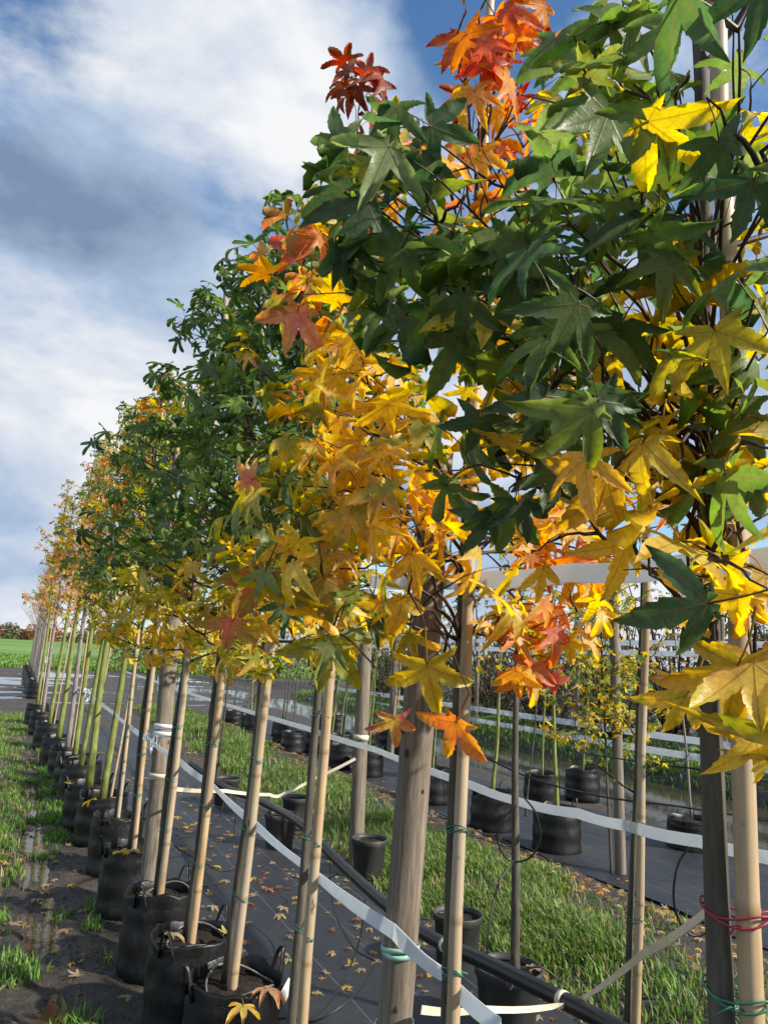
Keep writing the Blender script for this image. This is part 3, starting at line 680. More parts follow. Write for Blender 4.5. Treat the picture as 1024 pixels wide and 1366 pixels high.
def bag(base, rad, h, label, group, seed=0, ring=False, handles=True, detail=1, tree_at=None):
    r = random.Random(seed); bx_, by_ = base[0], base[1]; bz = ground_z(bx_, by_)-.006 if len(base) < 3 else base[2]
    root = empty('grow_bag', (bx_, by_, bz), label, 'plant pot', group)
    ns = 40 if detail else 22; prof = [(0, .90), (.03, 1.0), (.10, 1.05), (.18, 1.04), (.26, 1.01), (.34, 1.02), (.42, 1.04), (.5, 1.04), (.58, 1.01), (.66, .99), (.73, 1.0), (.8, 1.01), (.86, .99), (.91, .97), (.97, .985), (1.0, .97), (.985, .945), (.86, .93)]
    v = []; f = []
    for i, (t, k) in enumerate(prof):
        for j in range(ns):
            a = 2*math.pi*j/ns; cx, sx = math.cos(a), math.sin(a)
            wr = .032*nz(cx*1.2+seed*3.1, sx*1.2+t*1.7, 1.6, seed)+.030*nz(cx*2.6+seed, t*5+sx*2, 2.2, seed+2)+.008*nz(cx*7+seed, t*8+sx*7, 1.6, seed+5)
            fold = .02*math.sin(a*r_k(seed)+t*5+seed)*t
            rr = rad*(k+wr+fold); zt = h*t
            if i >= 14: zt += h*(.075*nz(cx*1.3, sx*1.3, 1.5, seed+9)+.03*nz(cx*4, sx*4, 1.5, seed+4))
            v.append((bx_+cx*rr, by_+sx*rr, bz+zt))
    for i in range(len(prof)-1):
        for j in range(ns):
            a = i*ns+j; b = i*ns+(j+1) % ns; f.append((a, b, b+ns, a+ns))
    f.append(tuple(range(ns-1, -1, -1)))
    mb = MB(); mb.add(v, f); mb.build('bag_wall', MAT['bag'], root)
    mb = MB(); v = [(bx_, by_, bz+h*.90)]; f = []; nr = 5
    for i in range(1, nr+1):
        for j in range(ns):
            a = 2*math.pi*j/ns; q = i/nr*.985; x = bx_+math.cos(a)*rad*q; y = by_+math.sin(a)*rad*q
            v.append((x, y, bz+h*(.89-.03*q)+.022*nz(x, y, 14, seed)+.012*nz(x, y, 34, seed)))
    for j in range(ns): f.append((0, 1+j, 1+(j+1) % ns))
    for i in range(nr-1):
        for j in range(ns): a = 1+i*ns+j; b = 1+i*ns+(j+1) % ns; f.append((a, a+ns, b+ns, b))
    mb.add(v, f); mb.build('soil', MAT['soil'], root)
    if handles:
        for sg in (0, math.pi):
            a = sg+r.uniform(-.5, .5)+.5; mb = MB(); p0 = Vector((bx_+math.cos(a-.22)*rad*1.0, by_+math.sin(a-.22)*rad*1.0, bz+h*.86)); p1 = Vector((bx_+math.cos(a+.22)*rad*1.0, by_+math.sin(a+.22)*rad*1.0, bz+h*.86))
            mid = (p0+p1)/2+Vector((math.cos(a)*.03, math.sin(a)*.03, .11)); pts = smoothpath([p0, p0.lerp(mid, .6)+Vector((0, 0, .03)), mid, p1.lerp(mid, .6)+Vector((0, 0, .03)), p1], 4)
            mb.ribbon(pts, .016, .0012, None, Vector((math.cos(a), math.sin(a), .01))); mb.build('handle', MAT['bag'], root)
    if ring:
        mb = MB(); pts = [(bx_+math.cos(a)*rad*.72+.02, by_+math.sin(a)*rad*.78, bz+h*.93+.02*math.sin(a*2+seed)) for a in [i*2*math.pi/28 for i in range(26)]]
        mb.tube(pts, .0042, 6); mb.build('drip_ring', MAT['ring'], root)
    return root
def r_k(s): return 5+(s % 4)

def tree_obj(name, label, cat, base, group=None): return empty(name, base, label, cat, group)
def trunk_mesh(path, r0, r1, mat, root, sides=10):
    n = len(path); mb = MB()
    rad = [(r0+(r1-r0)*(i/(n-1)))*(1+.05*nz(i*.7, r0*100, 1.3, 2)) for i in range(n)]
    rad[0] *= 1.15; mb.tube(path, rad, sides); return mb.build('trunk', mat, root)
def branch_mesh(paths, r0, root, mat=None):
    mb = MB()
    for k, p in enumerate(paths):
        a = r0 if k == 0 else r0*.55; mb.tube(p, [a*(1-.72*i/(len(p)-1)) for i in range(len(p))], 6)
    return mb.build('branch', mat or MAT['twig'], root)

def hero(tree_leaves, path, x, y, d, Lpx, ang, kind, cols=None, tilt=None, twigs=None):
    """one prominent leaf: blade centre at a measured direction and depth, tip pointing along the in-view angle (0 up, clockwise)"""
    c = at(x, y, d); a = R(ang); yd = C_U*math.cos(a)+C_R*math.sin(a); tl = tilt if tilt is not None else rng.uniform(-25, 10)
    zd = -C_F; ax = yd.cross(zd).normalized(); Rm = Matrix.Rotation(R(tl), 3, ax); yd = Rm @ yd; zd = Rm @ zd
    R2 = Matrix.Rotation(R(rng.uniform(-22, 22)), 3, yd); zd = R2 @ zd
    s = Lpx/FPX*d; P = rng.choice(PROTO['flat']); base = c-yd.normalized()*s*.7
    tree_leaves.append(leaf_rec(base, yd, zd, s, kind, 0, P, cols))
    if twigs is not None:
        q = None; bd = 9
        for br in path:
            for p in br:
                dd = (p-base).length+max(0, p.z-base.z)*.6
                if dd < bd: bd = dd; q = p
        if bd > .015: twigs.append(bow(q, base, .1*bd*.5, 5, .01))
# ------------------------------------------------------------------ near row of sweetgums
XR = .80
SIDE = Vector((-math.cos(YAW), math.sin(YAW), 0))      # towards the camera's left, along which trunk and stake stand side by side
BACK = Vector((math.sin(YAW), math.cos(YAW), 0))
def sw_kind(lo, hi, low, mid, high):
    def f(p):
        z = p.z+rng.uniform(-.13, .13)
        return rng.choice(low if z < lo else (high if z > hi else mid))
    return f
def near_tree(label, tpb, tpt, ztop, r0, tips, kindmap, size, heroes, nsingle, extra=None, seed=1, X=XR, z_base=.30, clear=None, sp=.08, name='sweetgum_tree', zmin=1.42):
    a, b = stake_line(tpb, tpt, X, z_base, ztop); path = trunk_path(a, b, .010, 16, seed)
    root = tree_obj(name, label, 'tree', a, 'young sweetgum trees of the near row'); trunk_mesh(path, r0, r0*.35, MAT['bark'], root)
    leaves = []; allp = []
    for (x, y, d, k) in tips:
        tip = at(x, y, d); hor = math.hypot(tip.x-a.x, tip.y-a.y)
        z0 = min(max(zmin+rng.uniform(0, .5), tip.z-hor*rng.uniform(.25, .8)-.03), ztop-.05); s = along(path, z0)
        main = bow(s, tip, hor*.08, 8, .03); tw = []
        for q in range(2 if hor > .2 else 1):
            i = rng.randint(5, 12); e = main[i]+(main[-1]-main[0]).normalized()*hor*.28+Vector((rng.uniform(-1, 1), rng.uniform(-1, 1), rng.uniform(-.2, .9)))*.11
            tw.append(bow(main[i], e, .01, 4, .01))
        branch_mesh([main]+tw, .0042, root); allp += [main]+tw
        kk = kindmap[k]
        dress(main, kk, size, 0, leaves, sp, .45, 3)
        for t_ in tw: dress(t_, kk, size, 0, leaves, sp, .4, 2)
    if extra: extra(path, root, leaves, allp)
    if clear: leaves = [q for q in leaves if not clear(*pix(q.M @ Vector((0, 1.2, -.3)))[:2])]
    tw = []
    for hdat in heroes: hero(leaves, allp+[path], *hdat, twigs=tw)
    for t_ in tw: branch_mesh([t_], .0028, root)
    place_leaves(root, leaves, nsingle)
    return root, path
def crown(path, root, leaves, z0, z1, nb, blen, kind, size, lod, spacing=.06, elev=(25, 55), r0=.006, mat=None, bparts=True, az0=0.0, tipn=3, ntw=2, allp=None, keep=None, keep_tip=None):
    group = []
    for i in range(nb):
        q = (i+.5)/nb; z = z0+(z1-z0)*q; s = along(path, z); az = az0+i*2.4+rng.uniform(-.35, .35)
        if keep and not keep(az, q): continue
        ln = blen*(1-.66*q)*rng.uniform(.5, 1.3); el = R(rng.uniform(*elev)+25*q)
        d = Vector((math.cos(az)*math.cos(el), math.sin(az)*math.cos(el), math.sin(el)))
        if keep_tip and not keep_tip(*pix(s+d*(ln+.06))[:2]): continue
        main = bow(s, s+d*ln, -.02*ln+rng.uniform(-.03, .03), 6, .03); tw = []
        for k in range(ntw):
            j = rng.randint(3, 9); e = main[j]+(d+Vector((rng.uniform(-1, 1), rng.uniform(-1, 1), rng.uniform(-.3, .7)))*.9).normalized()*ln*rng.uniform(.25, .45)
            tw.append(bow(main[j], e, .0, 3, .01))
        if bparts: branch_mesh([main]+tw, r0, root, mat)
        else: group += [[main]+tw]
        if allp is not None: allp += [main]+tw
        dress(main, kind, size, lod, leaves, spacing, .25, tipn)
        for t_ in tw: dress(t_, kind, size, lod, leaves, spacing, .3, tipn)
    if group:
        mb = MB()
        for g_ in group:
            for k, p in enumerate(g_): mb.tube(p, [(r0 if k == 0 else r0*.6)*(1-.7*i/(len(p)-1)) for i in range(len(p))], 4, False)
        o = mb.build('twigs', mat or MAT['twig'], root); o['kind'] = 'stuff'

# first tree: dark green crown, yellow below, right beside the camera
KM = {'g': lambda p: rng.choice(['g', 'g', 'gl']), 'l': lambda p: rng.choice(['gl', 'gl', 'g', 'gy']), 'm': lambda p: rng.choice(['gy', 'gl', 'yg', 'g']),
      'y': lambda p: rng.choice(['y', 'yg', 'yg', 'y']), 'Y': lambda p: rng.choice(['y', 'y', 'yg']), 'o': lambda p: rng.choice(['o', 'o', 'y', 'p']), 'r': lambda p: rng.choice(['r', 'r', 'o', 'o']), 'p': lambda p: rng.choice(['p', 'o', 'gy']), 'b': 'b'}
T1_TIPS = [(470, 250, .98, 'g'), (520, 230, 1.0, 'l'), (450, 340, 1.0, 'l'), (560, 380, .95, 'l'), (500, 400, 1.0, 'g'), (450, 195, 1.0, 'g'), (555, 170, .95, 'g'), (500, 310, .92, 'g'), (585, 300, .9, 'g'), (540, 440, .95, 'g'), (640, 400, .85, 'g'), (690, 330, .85, 'g'),
           (735, 520, .75, 'g'), (790, 520, .8, 'g'), (640, 620, .92, 'g'), (690, 640, .88, 'm'), (800, 240, .95, 'l'), (745, 150, 1.05, 'l'), (770, 60, 1.05, 'l'),
           (850, 40, .8, 'l'), (830, 180, .75, 'l'), (900, 130, .66, 'l'), (985, 40, .62, 'g'), (1015, 230, .62, 'g'), (1005, 400, .7, 'm'), (880, 320, .8, 'l'),
           (930, 470, .8, 'y'), (990, 590, .72, 'g'), (1015, 690, .75, 'y'), (800, 430, .85, 'g'), (760, 300, .8, 'g'), (920, 240, .85, 'l'), (700, 220, 1.1, 'l'), (860, 420, 1.1, 'y'),
           (810, 640, .8, 'y'), (850, 740, .85, 'Y'), (875, 560, .95, 'y'), (960, 500, 1.05, 'y'), (1000, 560, .95, 'y'), (960, 900, .82, 'y'), (905, 900, .95, 'Y'), (1005, 900, .75, 'y'),
           (870, 450, 1.0, 'y'), (760, 600, 1.0, 'y'), (930, 680, 1.05, 'Y'), (970, 760, .9, 'y'), (900, 620, .85, 'y'), (740, 440, 1.05, 'y'), (1000, 120, .9, 'l'), (950, 330, 1.2, 'y'), (820, 330, 1.2, 'l'), (650, 520, 1.0, 'm')]
DK = (G_DARK, (0.035, 0.085, 0.03)); GG = (G_MID, G_DARK)
T1_HERO = [(728, 528, .70, 92, 200, 'g', DK), (800, 535, .72, 88, 155, 'g', DK), (692, 672, .82, 62, 172, 'g', DK), (655, 690, .84, 58, 215, 'g', DK), (945, 805, .64, 112, 255, 'g', DK),
           (985, 890, .70, 125, 188, 'yg'), (1010, 985, .72, 90, 170, 'yg'), (915, 930, .8, 80, 205, 'yg'), (455, 190, .97, 72, 285, 'g', GG), (575, 168, .93, 78, 110, 'g', DK), (560, 210, .92, 72, 175, 'g', DK),
           (490, 270, .88, 105, 205, 'g', DK), (600, 320, .85, 85, 200, 'g', DK), (535, 330, .86, 90, 215, 'g', GG), (690, 380, .80, 90, 210, 'g', DK), (760, 420, .8, 85, 190, 'g', DK), (810, 640, .78, 100, 215, 'y'),
           (725, 760, .95, 52, 180, 'y'), (835, 725, .85, 75, 195, 'y'), (1005, 240, .58, 95, 200, 'g', DK), (820, 25, .75, 100, 60, 'gl'), (900, 30, .66, 80, 240, 'gl'), (610, 450, .85, 85, 205, 'g', GG),
           (880, 580, .9, 70, 190, 'yg'), (990, 560, .85, 75, 160, 'g', GG), (1000, 650, .7, 80, 205, 'g', DK), (540, 420, .9, 80, 235, 'g', GG), (640, 560, .85, 70, 200, 'g', DK), (880, 150, .62, 85, 215, 'gl'), (960, 190, .6, 85, 150, 'g', DK)]
def t1_extra(path, root, leaves, allp):
    crown(path, root, leaves, 2.0, 3.2, 8, .40, sw_kind(1.7, 2.0, ['yg', 'y'], ['gy', 'gl'], ['gl', 'g', 'gl']), .085, 0, .07, allp=allp)
def t1_clear(x, y):
    if x < 715 and y < 140: return True
    if 575 < x < 705 and y < 285: return True
    if x < 415 or (x < 560 and y > 500) or (x < 650 and y > 690): return True
    if rng.random() < (.28 if x < 650 and 140 < y < 500 else .46): return True
    if 895 < x < 985 and 60 < y < 420 and rng.random() < .5: return True
    if x < 885 and y > 770: return True
    if 745 < x < 870 and 690 < y: return True
    return False
t1, p1 = near_tree('sweetgum with glossy dark green upper leaves and yellow lower leaves, tied in red', (968, 1300), (934, 300), 3.3, .0185, T1_TIPS, KM, .080, T1_HERO, 300, t1_extra, 3, clear=t1_clear, sp=.125)
a, b = stake_line((1004, 1366), (962, 150), XR-.004, .05, 3.2)
bamboo(a, b, .0145, 'bamboo stake with red and green ties beside the green and yellow sweetgum', (1.135, (1.222, 'tie_red')), 'bamboo stakes of the near row', 1, 'tie', (p1, .018))

# second tree: golden, orange to one side, red leader
T2_TIPS = [(440, 600, 1.4, 'Y'), (470, 560, 1.45, 'Y'), (530, 690, 1.3, 'Y'), (545, 790, 1.25, 'Y'), (505, 520, 1.5, 'Y'), (565, 560, 1.45, 'Y'), (450, 490, 1.5, 'Y'),
           (640, 600, 1.55, 'Y'), (680, 690, 1.55, 'o'), (400, 690, 1.3, 'y'), (370, 740, 1.35, 'm'), (440, 840, 1.32, 'm'), (430, 770, 1.32, 'y'), (480, 650, 1.35, 'Y'), (590, 640, 1.4, 'Y'), (600, 740, 1.4, 'Y'), (500, 740, 1.4, 'Y'),
           (700, 800, 1.5, 'o'), (745, 830, 1.52, 'o'), (690, 880, 1.48, 'o'), (765, 770, 1.62, 'o'), (720, 740, 1.62, 'o'), (825, 750, 1.72, 'o'), (730, 690, 1.7, 'o'), (660, 820, 1.5, 'Y'), (780, 690, 1.75, 'o'),
           (540, 620, 1.7, 'Y'), (620, 500, 1.6, 'Y'), (690, 560, 1.65, 'Y'), (740, 480, 1.7, 'o'), (650, 420, 1.7, 'Y'), (700, 350, 1.65, 'o'), 
           (610, 50, 1.5, 'r'), (655, 70, 1.45, 'r'), (690, 30, 1.55, 'r'), (685, 130, 1.6, 'r'), (620, 190, 1.52, 'o'), (655, 225, 1.5, 'o'), (725, 170, 1.62, 'o'), (605, 310, 1.55, 'o'), (690, 280, 1.55, 'o'), (640, 120, 1.6, 'r'), (640, -40, 1.6, 'r'), (700, 90, 1.5, 'r'), (600, 250, 1.5, 'o'), (660, 300, 1.6, 'o')]
YG = (Y_GOLD, (.62, .42, .03)); RC = ((.55, .42, .04), (.50, .09, .03)); GYR = ((.10, .16, .02), (.55, .30, .03))
T2_HERO = [(538, 800, 1.25, 74, 190, 'y', YG), (570, 890, 1.22, 84, 176, 'y', ((.62, .45, .03), (.42, .36, .03))), (607, 965, 1.18, 72, 200, 'y', ((.72, .38, .03), (.72, .22, .08))), (440, 860, 1.3, 80, 200, 'y', ((.50, .40, .03), (.12, .17, .02))),
           (432, 772, 1.3, 76, 172, 'y', GYR), (527, 960, 1.2, 48, 185, 'p', (P_PINK, Y_GOLD)), (352, 765, 1.42, 82, 205, 'p', ((.30, .22, .05), (.50, .10, .05))), (388, 720, 1.42, 62, 185, 'y', ((.70, .45, .08), (.72, .36, .1))), (335, 640, 1.45, 52, 250, 'o', ((.72, .42, .06), P_PINK)),
           (742, 812, 1.5, 50, 195, 'o'), (712, 890, 1.45, 56, 190, 'p', (P_PINK, O_ORNG)), (690, 905, 1.47, 46, 170, 'o'), (655, 82, 1.42, 54, 195, 'r', (R_RED, (.5, .05, .02))), (735, 905, 1.5, 44, 165, 'p', (P_PINK, R_RED)), (760, 740, 1.55, 50, 160, 'o'),
           (470, 620, 1.38, 70, 215, 'y', YG), (550, 740, 1.3, 62, 170, 'y', YG), (500, 540, 1.45, 66, 205, 'y', YG), (610, 660, 1.4, 60, 195, 'y', YG), (640, 205, 1.5, 55, 180, 'o'), (610, 45, 1.5, 50, 200, 'r'), (445, 500, 1.5, 60, 210, 'y', YG), (440, 700, 1.35, 60, 195, 'y'), (480, 470, 1.55, 58, 180, 'y')]
t2, p2 = near_tree('golden yellow sweetgum with orange low branches and red leafy top by the knotty post', (592, 1340), (618, 700), 3.15, .0135, T2_TIPS, KM, .080, T2_HERO, 300, None, 5, zmin=1.36, clear=lambda x, y: rng.random() < (.6 if y < 300 else (.78 if y > 770 and 460 < x < 665 else .28)) or (y < 110 and x < 600) or x < 285)
a, b = stake_line((606, 1340), (651, 60), XR-.004, .05, 3.3)
bamboo(a, b, .0128, 'bamboo stake standing next to the thick knotty grey post', (.80, .93, 1.18, 1.62, 1.85, 2.5), 'bamboo stakes of the near row', 2, 'tie', (p2, .013))

# third tree: pink tinged upper leaves
T3_TIPS = [(405, 320, 1.85, 'p'), (395, 400, 1.8, 'p'), (465, 470, 1.8, 'Y'), (484, 120, 2.15, 'b'), (530, 200, 2.15, 'p'), (430, 280, 2.2, 'm'), (360, 640, 1.9, 'm'), (340, 700, 1.9, 'm'), (420, 550, 2.0, 'g'), (390, 600, 2.0, 'm'), (330, 580, 2.1, 'g'), (440, 430, 2.2, 'm'),
           (490, 350, 2.3, 'g'), (450, 380, 2.3, 'g'), (400, 820, 2.0, 'm'), (460, 810, 2.1, 'm'), (500, 820, 2.2, 'm'), (350, 810, 2.0, 'y'), (480, 600, 2.4, 'Y'), (440, 660, 2.3, 'm')]
T3_HERO = [(402, 335, 1.8, 64, 300, 'p', ((.50, .08, .06), (.62, .25, .15))), (396, 415, 1.75, 72, 205, 'p', ((.66, .34, .10), P_PINK)), (465, 475, 1.75, 60, 210, 'y', YG), (350, 340, 2.0, 40, 280, 'p'), (470, 120, 2.12, 38, 200, 'b'), (490, 95, 2.12, 34, 20, 'b'), (500, 110, 2.12, 36, 80, 'b'), (465, 95, 2.15, 34, 320, 'b'), (310, 830, 1.75, 60, 205, 'p', ((.35, .25, .05), P_PINK))]
t3, p3 = near_tree('sweetgum with pink tinged leaves and a brown dried leader, next beyond the golden one', (388, 1366), (424, 890), 3.15, .015, T3_TIPS, KM, .083, T3_HERO, 240, lambda path, root, leaves, allp: crown(path, root, leaves, 1.7, 3.0, 12, .45, sw_kind(1.9, 2.4, ['gy', 'y'], ['gy', 'g', 'g'], ['p', 'g', 'g', 'gl']), .08, 1, .065, allp=allp), 8)
a, b = stake_line((404, 1366), (441, 890), XR-.004, .05, 3.25)
bamboo(a, b, .0150, 'pale bamboo stake next beyond the thick knotty post', (.74, .98, 1.32), 'bamboo stakes of the near row', 3, 'tie', (p3, .014))

def mid_tree(label, tb, tt, ztop, r0, z0, nb, blen, kind, size, lod, nsingle, seed, spacing=.06, name='sweetgum_tree', mat='bark', group='young sweetgum trees of the near row', twmat=None, rb=.006, tipn=3, ntw=2, elev=(25, 55), bparts=True, heroes=(), keep_tip=None):
    path = trunk_path(tb, tt, .012, 14, seed); root = tree_obj(name, label, 'tree', tb, group); trunk_mesh(path, r0, r0*.35, MAT[mat], root)
    leaves = []; allp = []; crown(path, root, leaves, z0, ztop, nb, blen, kind, size, lod, spacing, elev, rb, twmat, bparts, seed, tipn, ntw, allp, None, keep_tip)
    tw = []
    for hdat in heroes: hero(leaves, allp, *hdat, twigs=tw)
    for t_ in tw: branch_mesh([t_], .003, root)
    place_leaves(root, leaves, nsingle); return root, path
MID = [  # stake foot, stake upper point, stake radius, trunk radius, label, kinds(low, mid, high)
    ((312, 1310), (360, 880), .018, .019, 'dark green sweetgum growing in the bag with a white torn rim', (['y', 'yg', 'gy'], ['g', 'g', 'gl'], ['g', 'g', 'g']), 4),
    ((256, 1250), (301, 860), .0175, .018, 'dark green sweetgum whose bare stake tip pokes out above its crown', (['gy', 'yg', 'y'], ['g', 'g', 'gl'], ['g', 'g', 'gl', 'gl']), 5),
    ((215, 1190), (251, 870), .0175, .018, 'green sweetgum with yellow skirt beside the strapped grey post', (['y', 'y', 'yg'], ['g', 'gl', 'g'], ['g', 'g']), 6),
    ((178, 1130), (208, 860), .016, .019, 'green sweetgum just beyond the strapped grey post', (['y', 'gy', 'yg'], ['g', 'gl', 'gl'], ['gl', 'gl', 'gy']), 7),
    ((158, 1090), (184, 850), .013, .018, 'light green sweetgum on a thin stake, last before the lime green trunks', (['yg', 'gy'], ['gl', 'g', 'gl'], ['gl', 'gy', 'o']), 8)]
def row_keep(x, y):
    """the pruned outline of the row on the track side"""
    return x > 60+.55*max(0, y-730) and y < 900
MIDZ = {4: 3.1, 5: 3.2, 6: 3.4, 7: 3.15, 8: 3.55}
for (pb, pt, rs, rt, lab, kinds, k) in MID:
    foot = onZ(*pb, .34); X = foot.x; a, b = stake_line(pb, pt, X, .05, 3.28 if k == 5 else MIDZ[k]-.1)
    ta = a+(SIDE*.62+BACK*.80)*(rs+rt+.003); tb_ = b+(SIDE*.62+BACK*.8)*(rs+rt*.5+.003); ta.z = .28
    tb_.z = MIDZ[k]-(.12 if k == 5 else 0)
    root, path = mid_tree(lab, ta, tb_, MIDZ[k]-.15, rt, 1.38, 36 if k < 7 else 32, .62, sw_kind(1.80, 2.3, *kinds), .080, 1, {4: 230, 5: 200, 6: 160, 7: 120, 8: 100}[k], k, .070, elev=(0, 45), keep_tip=row_keep)
    bamboo(a, b, rs, 'bamboo stake tied to the '+lab.split(' growing')[0].split(' whose')[0].split(' with yellow')[0].split(' on a')[0]+{4: ' in the torn bag', 5: ' with a bare stake tip', 6: ' beside the strapped post', 7: '', 8: ' before the lime trunks'}[k], [h for h in (.62, .85, 1.1, 1.4)], 'bamboo stakes of the near row', k, 'tie', (path, rt))
    bag((X+.005, foot.y), .166, .365, 'black plastic grow bag holding the '+lab.split(' growing')[0].split(' whose')[0].split(' with yellow')[0].split(' on a')[0]+{4: ', white torn rim', 5: ' with a bare stake tip', 6: ' beside the strapped post', 7: '', 8: ' before the lime trunks'}[k], 'black grow bags of the near row', k, ring=k < 7, detail=1)
for k, (xx, yy, lab) in enumerate([(.80, .72, 'green and yellow sweetgum'), (.80, 1.36, 'golden and red sweetgum'), (.80, 2.1, 'pink tinged sweetgum')]):
    bag((xx, yy), .185, .37, 'black plastic grow bag holding the '+lab, 'black grow bags of the near row', 20+k, ring=True)

# lime green trunks further along, small yellow and orange leaves
ORD = ['first', 'second', 'third', 'fourth', 'fifth', 'sixth', 'seventh', 'eighth', 'ninth', 'tenth', 'eleventh', 'twelfth']
LIME = [((137, 1062), 6.25, 'g'), ((119, 1046), 6.8, 'y'), ((108, 1020), 7.5, 'g'), ((100, 1008), 8.1, 'o'), ((90, 998), 8.8, 'o'), ((78, 985), 9.8, 'y'), ((66, 965), 11.6, 'o'), ((57, 950), 13.2, 'y'), ((50, 940), 14.4, 'o')]
for k, (pb, yy, c) in enumerate(LIME):
    foot = onZ(*pb, .33); r_ = random.Random(k); ln = R(1.6+r_.uniform(-2.4, 2.4)); ztop = 3.3+.08*k+r_.uniform(-.1, .25)
    top = foot+Vector((math.sin(ln)*.6, -math.sin(ln)*1.2, 1))*(ztop-.33); top.z = ztop
    kn = {'o': sw_kind(1.9, 2.6, ['o', 'y', 'gy'], ['o', 'y', 'o'], ['gy', 'o', 'gl']), 'y': sw_kind(1.9, 2.6, ['y', 'gy'], ['y', 'gl', 'o'], ['gl', 'gy']), 'g': sw_kind(1.8, 2.5, ['gy', 'yg'], ['g', 'gl'], ['gl', 'g'])}[c]
    grey = k in (4, 7)
    mid_tree('%s slim %s trunk tree beyond the last sweetgum, small autumn leaves' % (ORD[k], 'grey' if grey else 'lime green'), foot-Vector((0, 0, .06)), top, ztop-.1, (.029+r_.uniform(-.005, .005)), 1.55, 30, .62, kn, .055, 1, 80 if k < 5 else 40, 30+k, .050 if k < 6 else .10, 'slim_tree', 'bark_grey' if grey else 'bark_green', 'slim trees along the near row', None, .004, 3, 2, (15, 60), True)
    bag((foot.x+.01, foot.y), .18, .36, '%s black grow bag beyond the last sweetgum bag, holding a slim tree' % ORD[k], 'black grow bags under the slim trees', 40+k, detail=0, handles=k < 3)
    if k % 2: continue
    s0 = foot+Vector((.05, .03, -.25)); s1 = top+Vector((.06, .05, -1.2))
    bamboo(s0, s1, .011, 'thin bamboo stake behind the %s slim trunk beyond the last sweetgum' % ORD[k], (1.0,), 'thin stakes under the slim trees', 60+k, 'tie_pale', None, 7)

# far block of bare grey trees across the track
far_y = [20.5, 21.6, 22.8, 24.1, 25.5, 27, 28.6, 30.2, 32]
for k, yy in enumerate(far_y):
    r_ = random.Random(90+k); x = rowx(yy)+.12; b_ = Vector((x, yy, .3)); ztop = 3.9+r_.uniform(-.4, .3)
    mid_tree('%s bare grey tree in the block across the puddled track' % ORD[k], b_, b_+Vector((.10+r_.uniform(-.05, .05), -.1, ztop-.3)), ztop-.05, .035, 1.6, 30, .75, sw_kind(2.4, 3.4, ['b', 'o', 'gy'], ['b', 'gy'], ['b', 'gl']), .030, 2, 0, 100+k, .16, 'bare_tree', 'bark_grey', 'bare trees across the track', MAT['bark_grey'], .010, 1, 3, (40, 70), False)
    bag((x, yy), .2, .38, '%s black grow bag in the block across the puddled track' % ORD[k], 'black grow bags across the track', 70+k, detail=0, handles=False)
# ------------------------------------------------------------------ posts
def post(a, b, rad, label, bands=(), knots=True, seed=0):
    root = empty('wooden_post', a, label, 'post', 'round wooden posts'); mb = MB(); n = 26; pts = [Vector(a).lerp(Vector(b), i/n) for i in range(n+1)]
    v = []; f = []; ns = 24
    for i, p in enumerate(pts):
        for j in range(ns):
            t = 2*math.pi*j/ns; q = rad*(1-.06*i/n)*(1+.035*nz(math.cos(t)*1.5+seed, math.sin(t)*1.5+i*.12, 1.5, seed)+.012*nz(math.cos(t)*7, math.sin(t)*7+i*.05, 2, seed))
            v.append(p+Vector((math.cos(t)*q, math.sin(t)*q, 0)))
    for i in range(n):
        for j in range(ns): a_ = i*ns+j; b_ = i*ns+(j+1) % ns; f.append((a_, b_, b_+ns, a_+ns))
    f.append(tuple(range(n*ns, (n+1)*ns))); mb.add(v, f); mb.build('shaft', MAT['post'], root)
    if knots:
        r = random.Random(seed)
        for i in range(7):
            z = r.uniform(.5, 1.6); t = math.atan2(-C_F.y, -C_F.x)+r.uniform(-1.1, 1.1); c = Vector(a).lerp(Vector(b), (z-a[2])/(b[2]-a[2])); d = Vector((math.cos(t), math.sin(t), 0)); s = Vector((-d.y, d.x, 0))
            o = c+d*rad*.985; mb = MB(); rr = r.uniform(.004, .008); ring = [o+s*rr*math.cos(q)*.8+Vector((0, 0, rr*1.4*math.sin(q))) for q in [k*math.pi/4 for k in range(8)]]
            mb.add([o+d*.0035]+ring, [(0, 1+k, 1+(k+1) % 8) for k in range(8)]); mb.build('knot', MAT['knot'], root)
    for (z, wd, mt) in bands:
        c = Vector(a).lerp(Vector(b), (z-a[2])/(b[2]-a[2])); mb = MB()
        for lay in range(2):
            ring = [c+Vector((math.cos(t)*(rad*1.045+.0015*lay), math.sin(t)*(rad*1.045+.0015*lay), .006*math.sin(t+lay*2+seed)+lay*.004)) for t in [i*2*math.pi/30 for i in range(31)]]
            mb.ribbon(ring, wd, .0008)
        mb.build('band', MAT[mt], root)
    return root
a, b = stake_line((528, 1340), (574, 740), XR+.01, -.05, 1.98)
post0 = post(a, b, .0375, 'thick knotty grey post with pale green tie, between the golden and pink sweetgums', ((.885, .010, 'tie_pale'), (.72, .034, 'cream')), True, 1)
pB = onZ(200, 1180, .25); a, b = stake_line((200, 1165), (228, 860), pB.x, -.05, 1.85)
postb = post(a, b, .048, 'grey post wrapped in white straps, among the grow bags of the near row', ((1.0, .02, 'strap'), (1.04, .02, 'strap'), (.78, .022, 'cream')), False, 2)
def gpost(px, top, rad, label, z1, seed, X=None, bands=()):
    g = onZ(*px, 0); a = g-Vector((0, 0, .1)); t = onX(*top, g.x); d = (t-g)/(t.z-g.z); return post(a, g+d*z1, rad, label, bands, False, seed), g
post2, g2 = gpost((474, 1152), (486, 880), .055, 'dark wooden post on the grass edge by the rigid pots', 2.0, 3, bands=((.88, .035, 'cream'),))
post3, g3 = gpost((828, 1168), (818, 820), .040, 'slim wooden post behind the sparse olive tree', 2.1, 4)
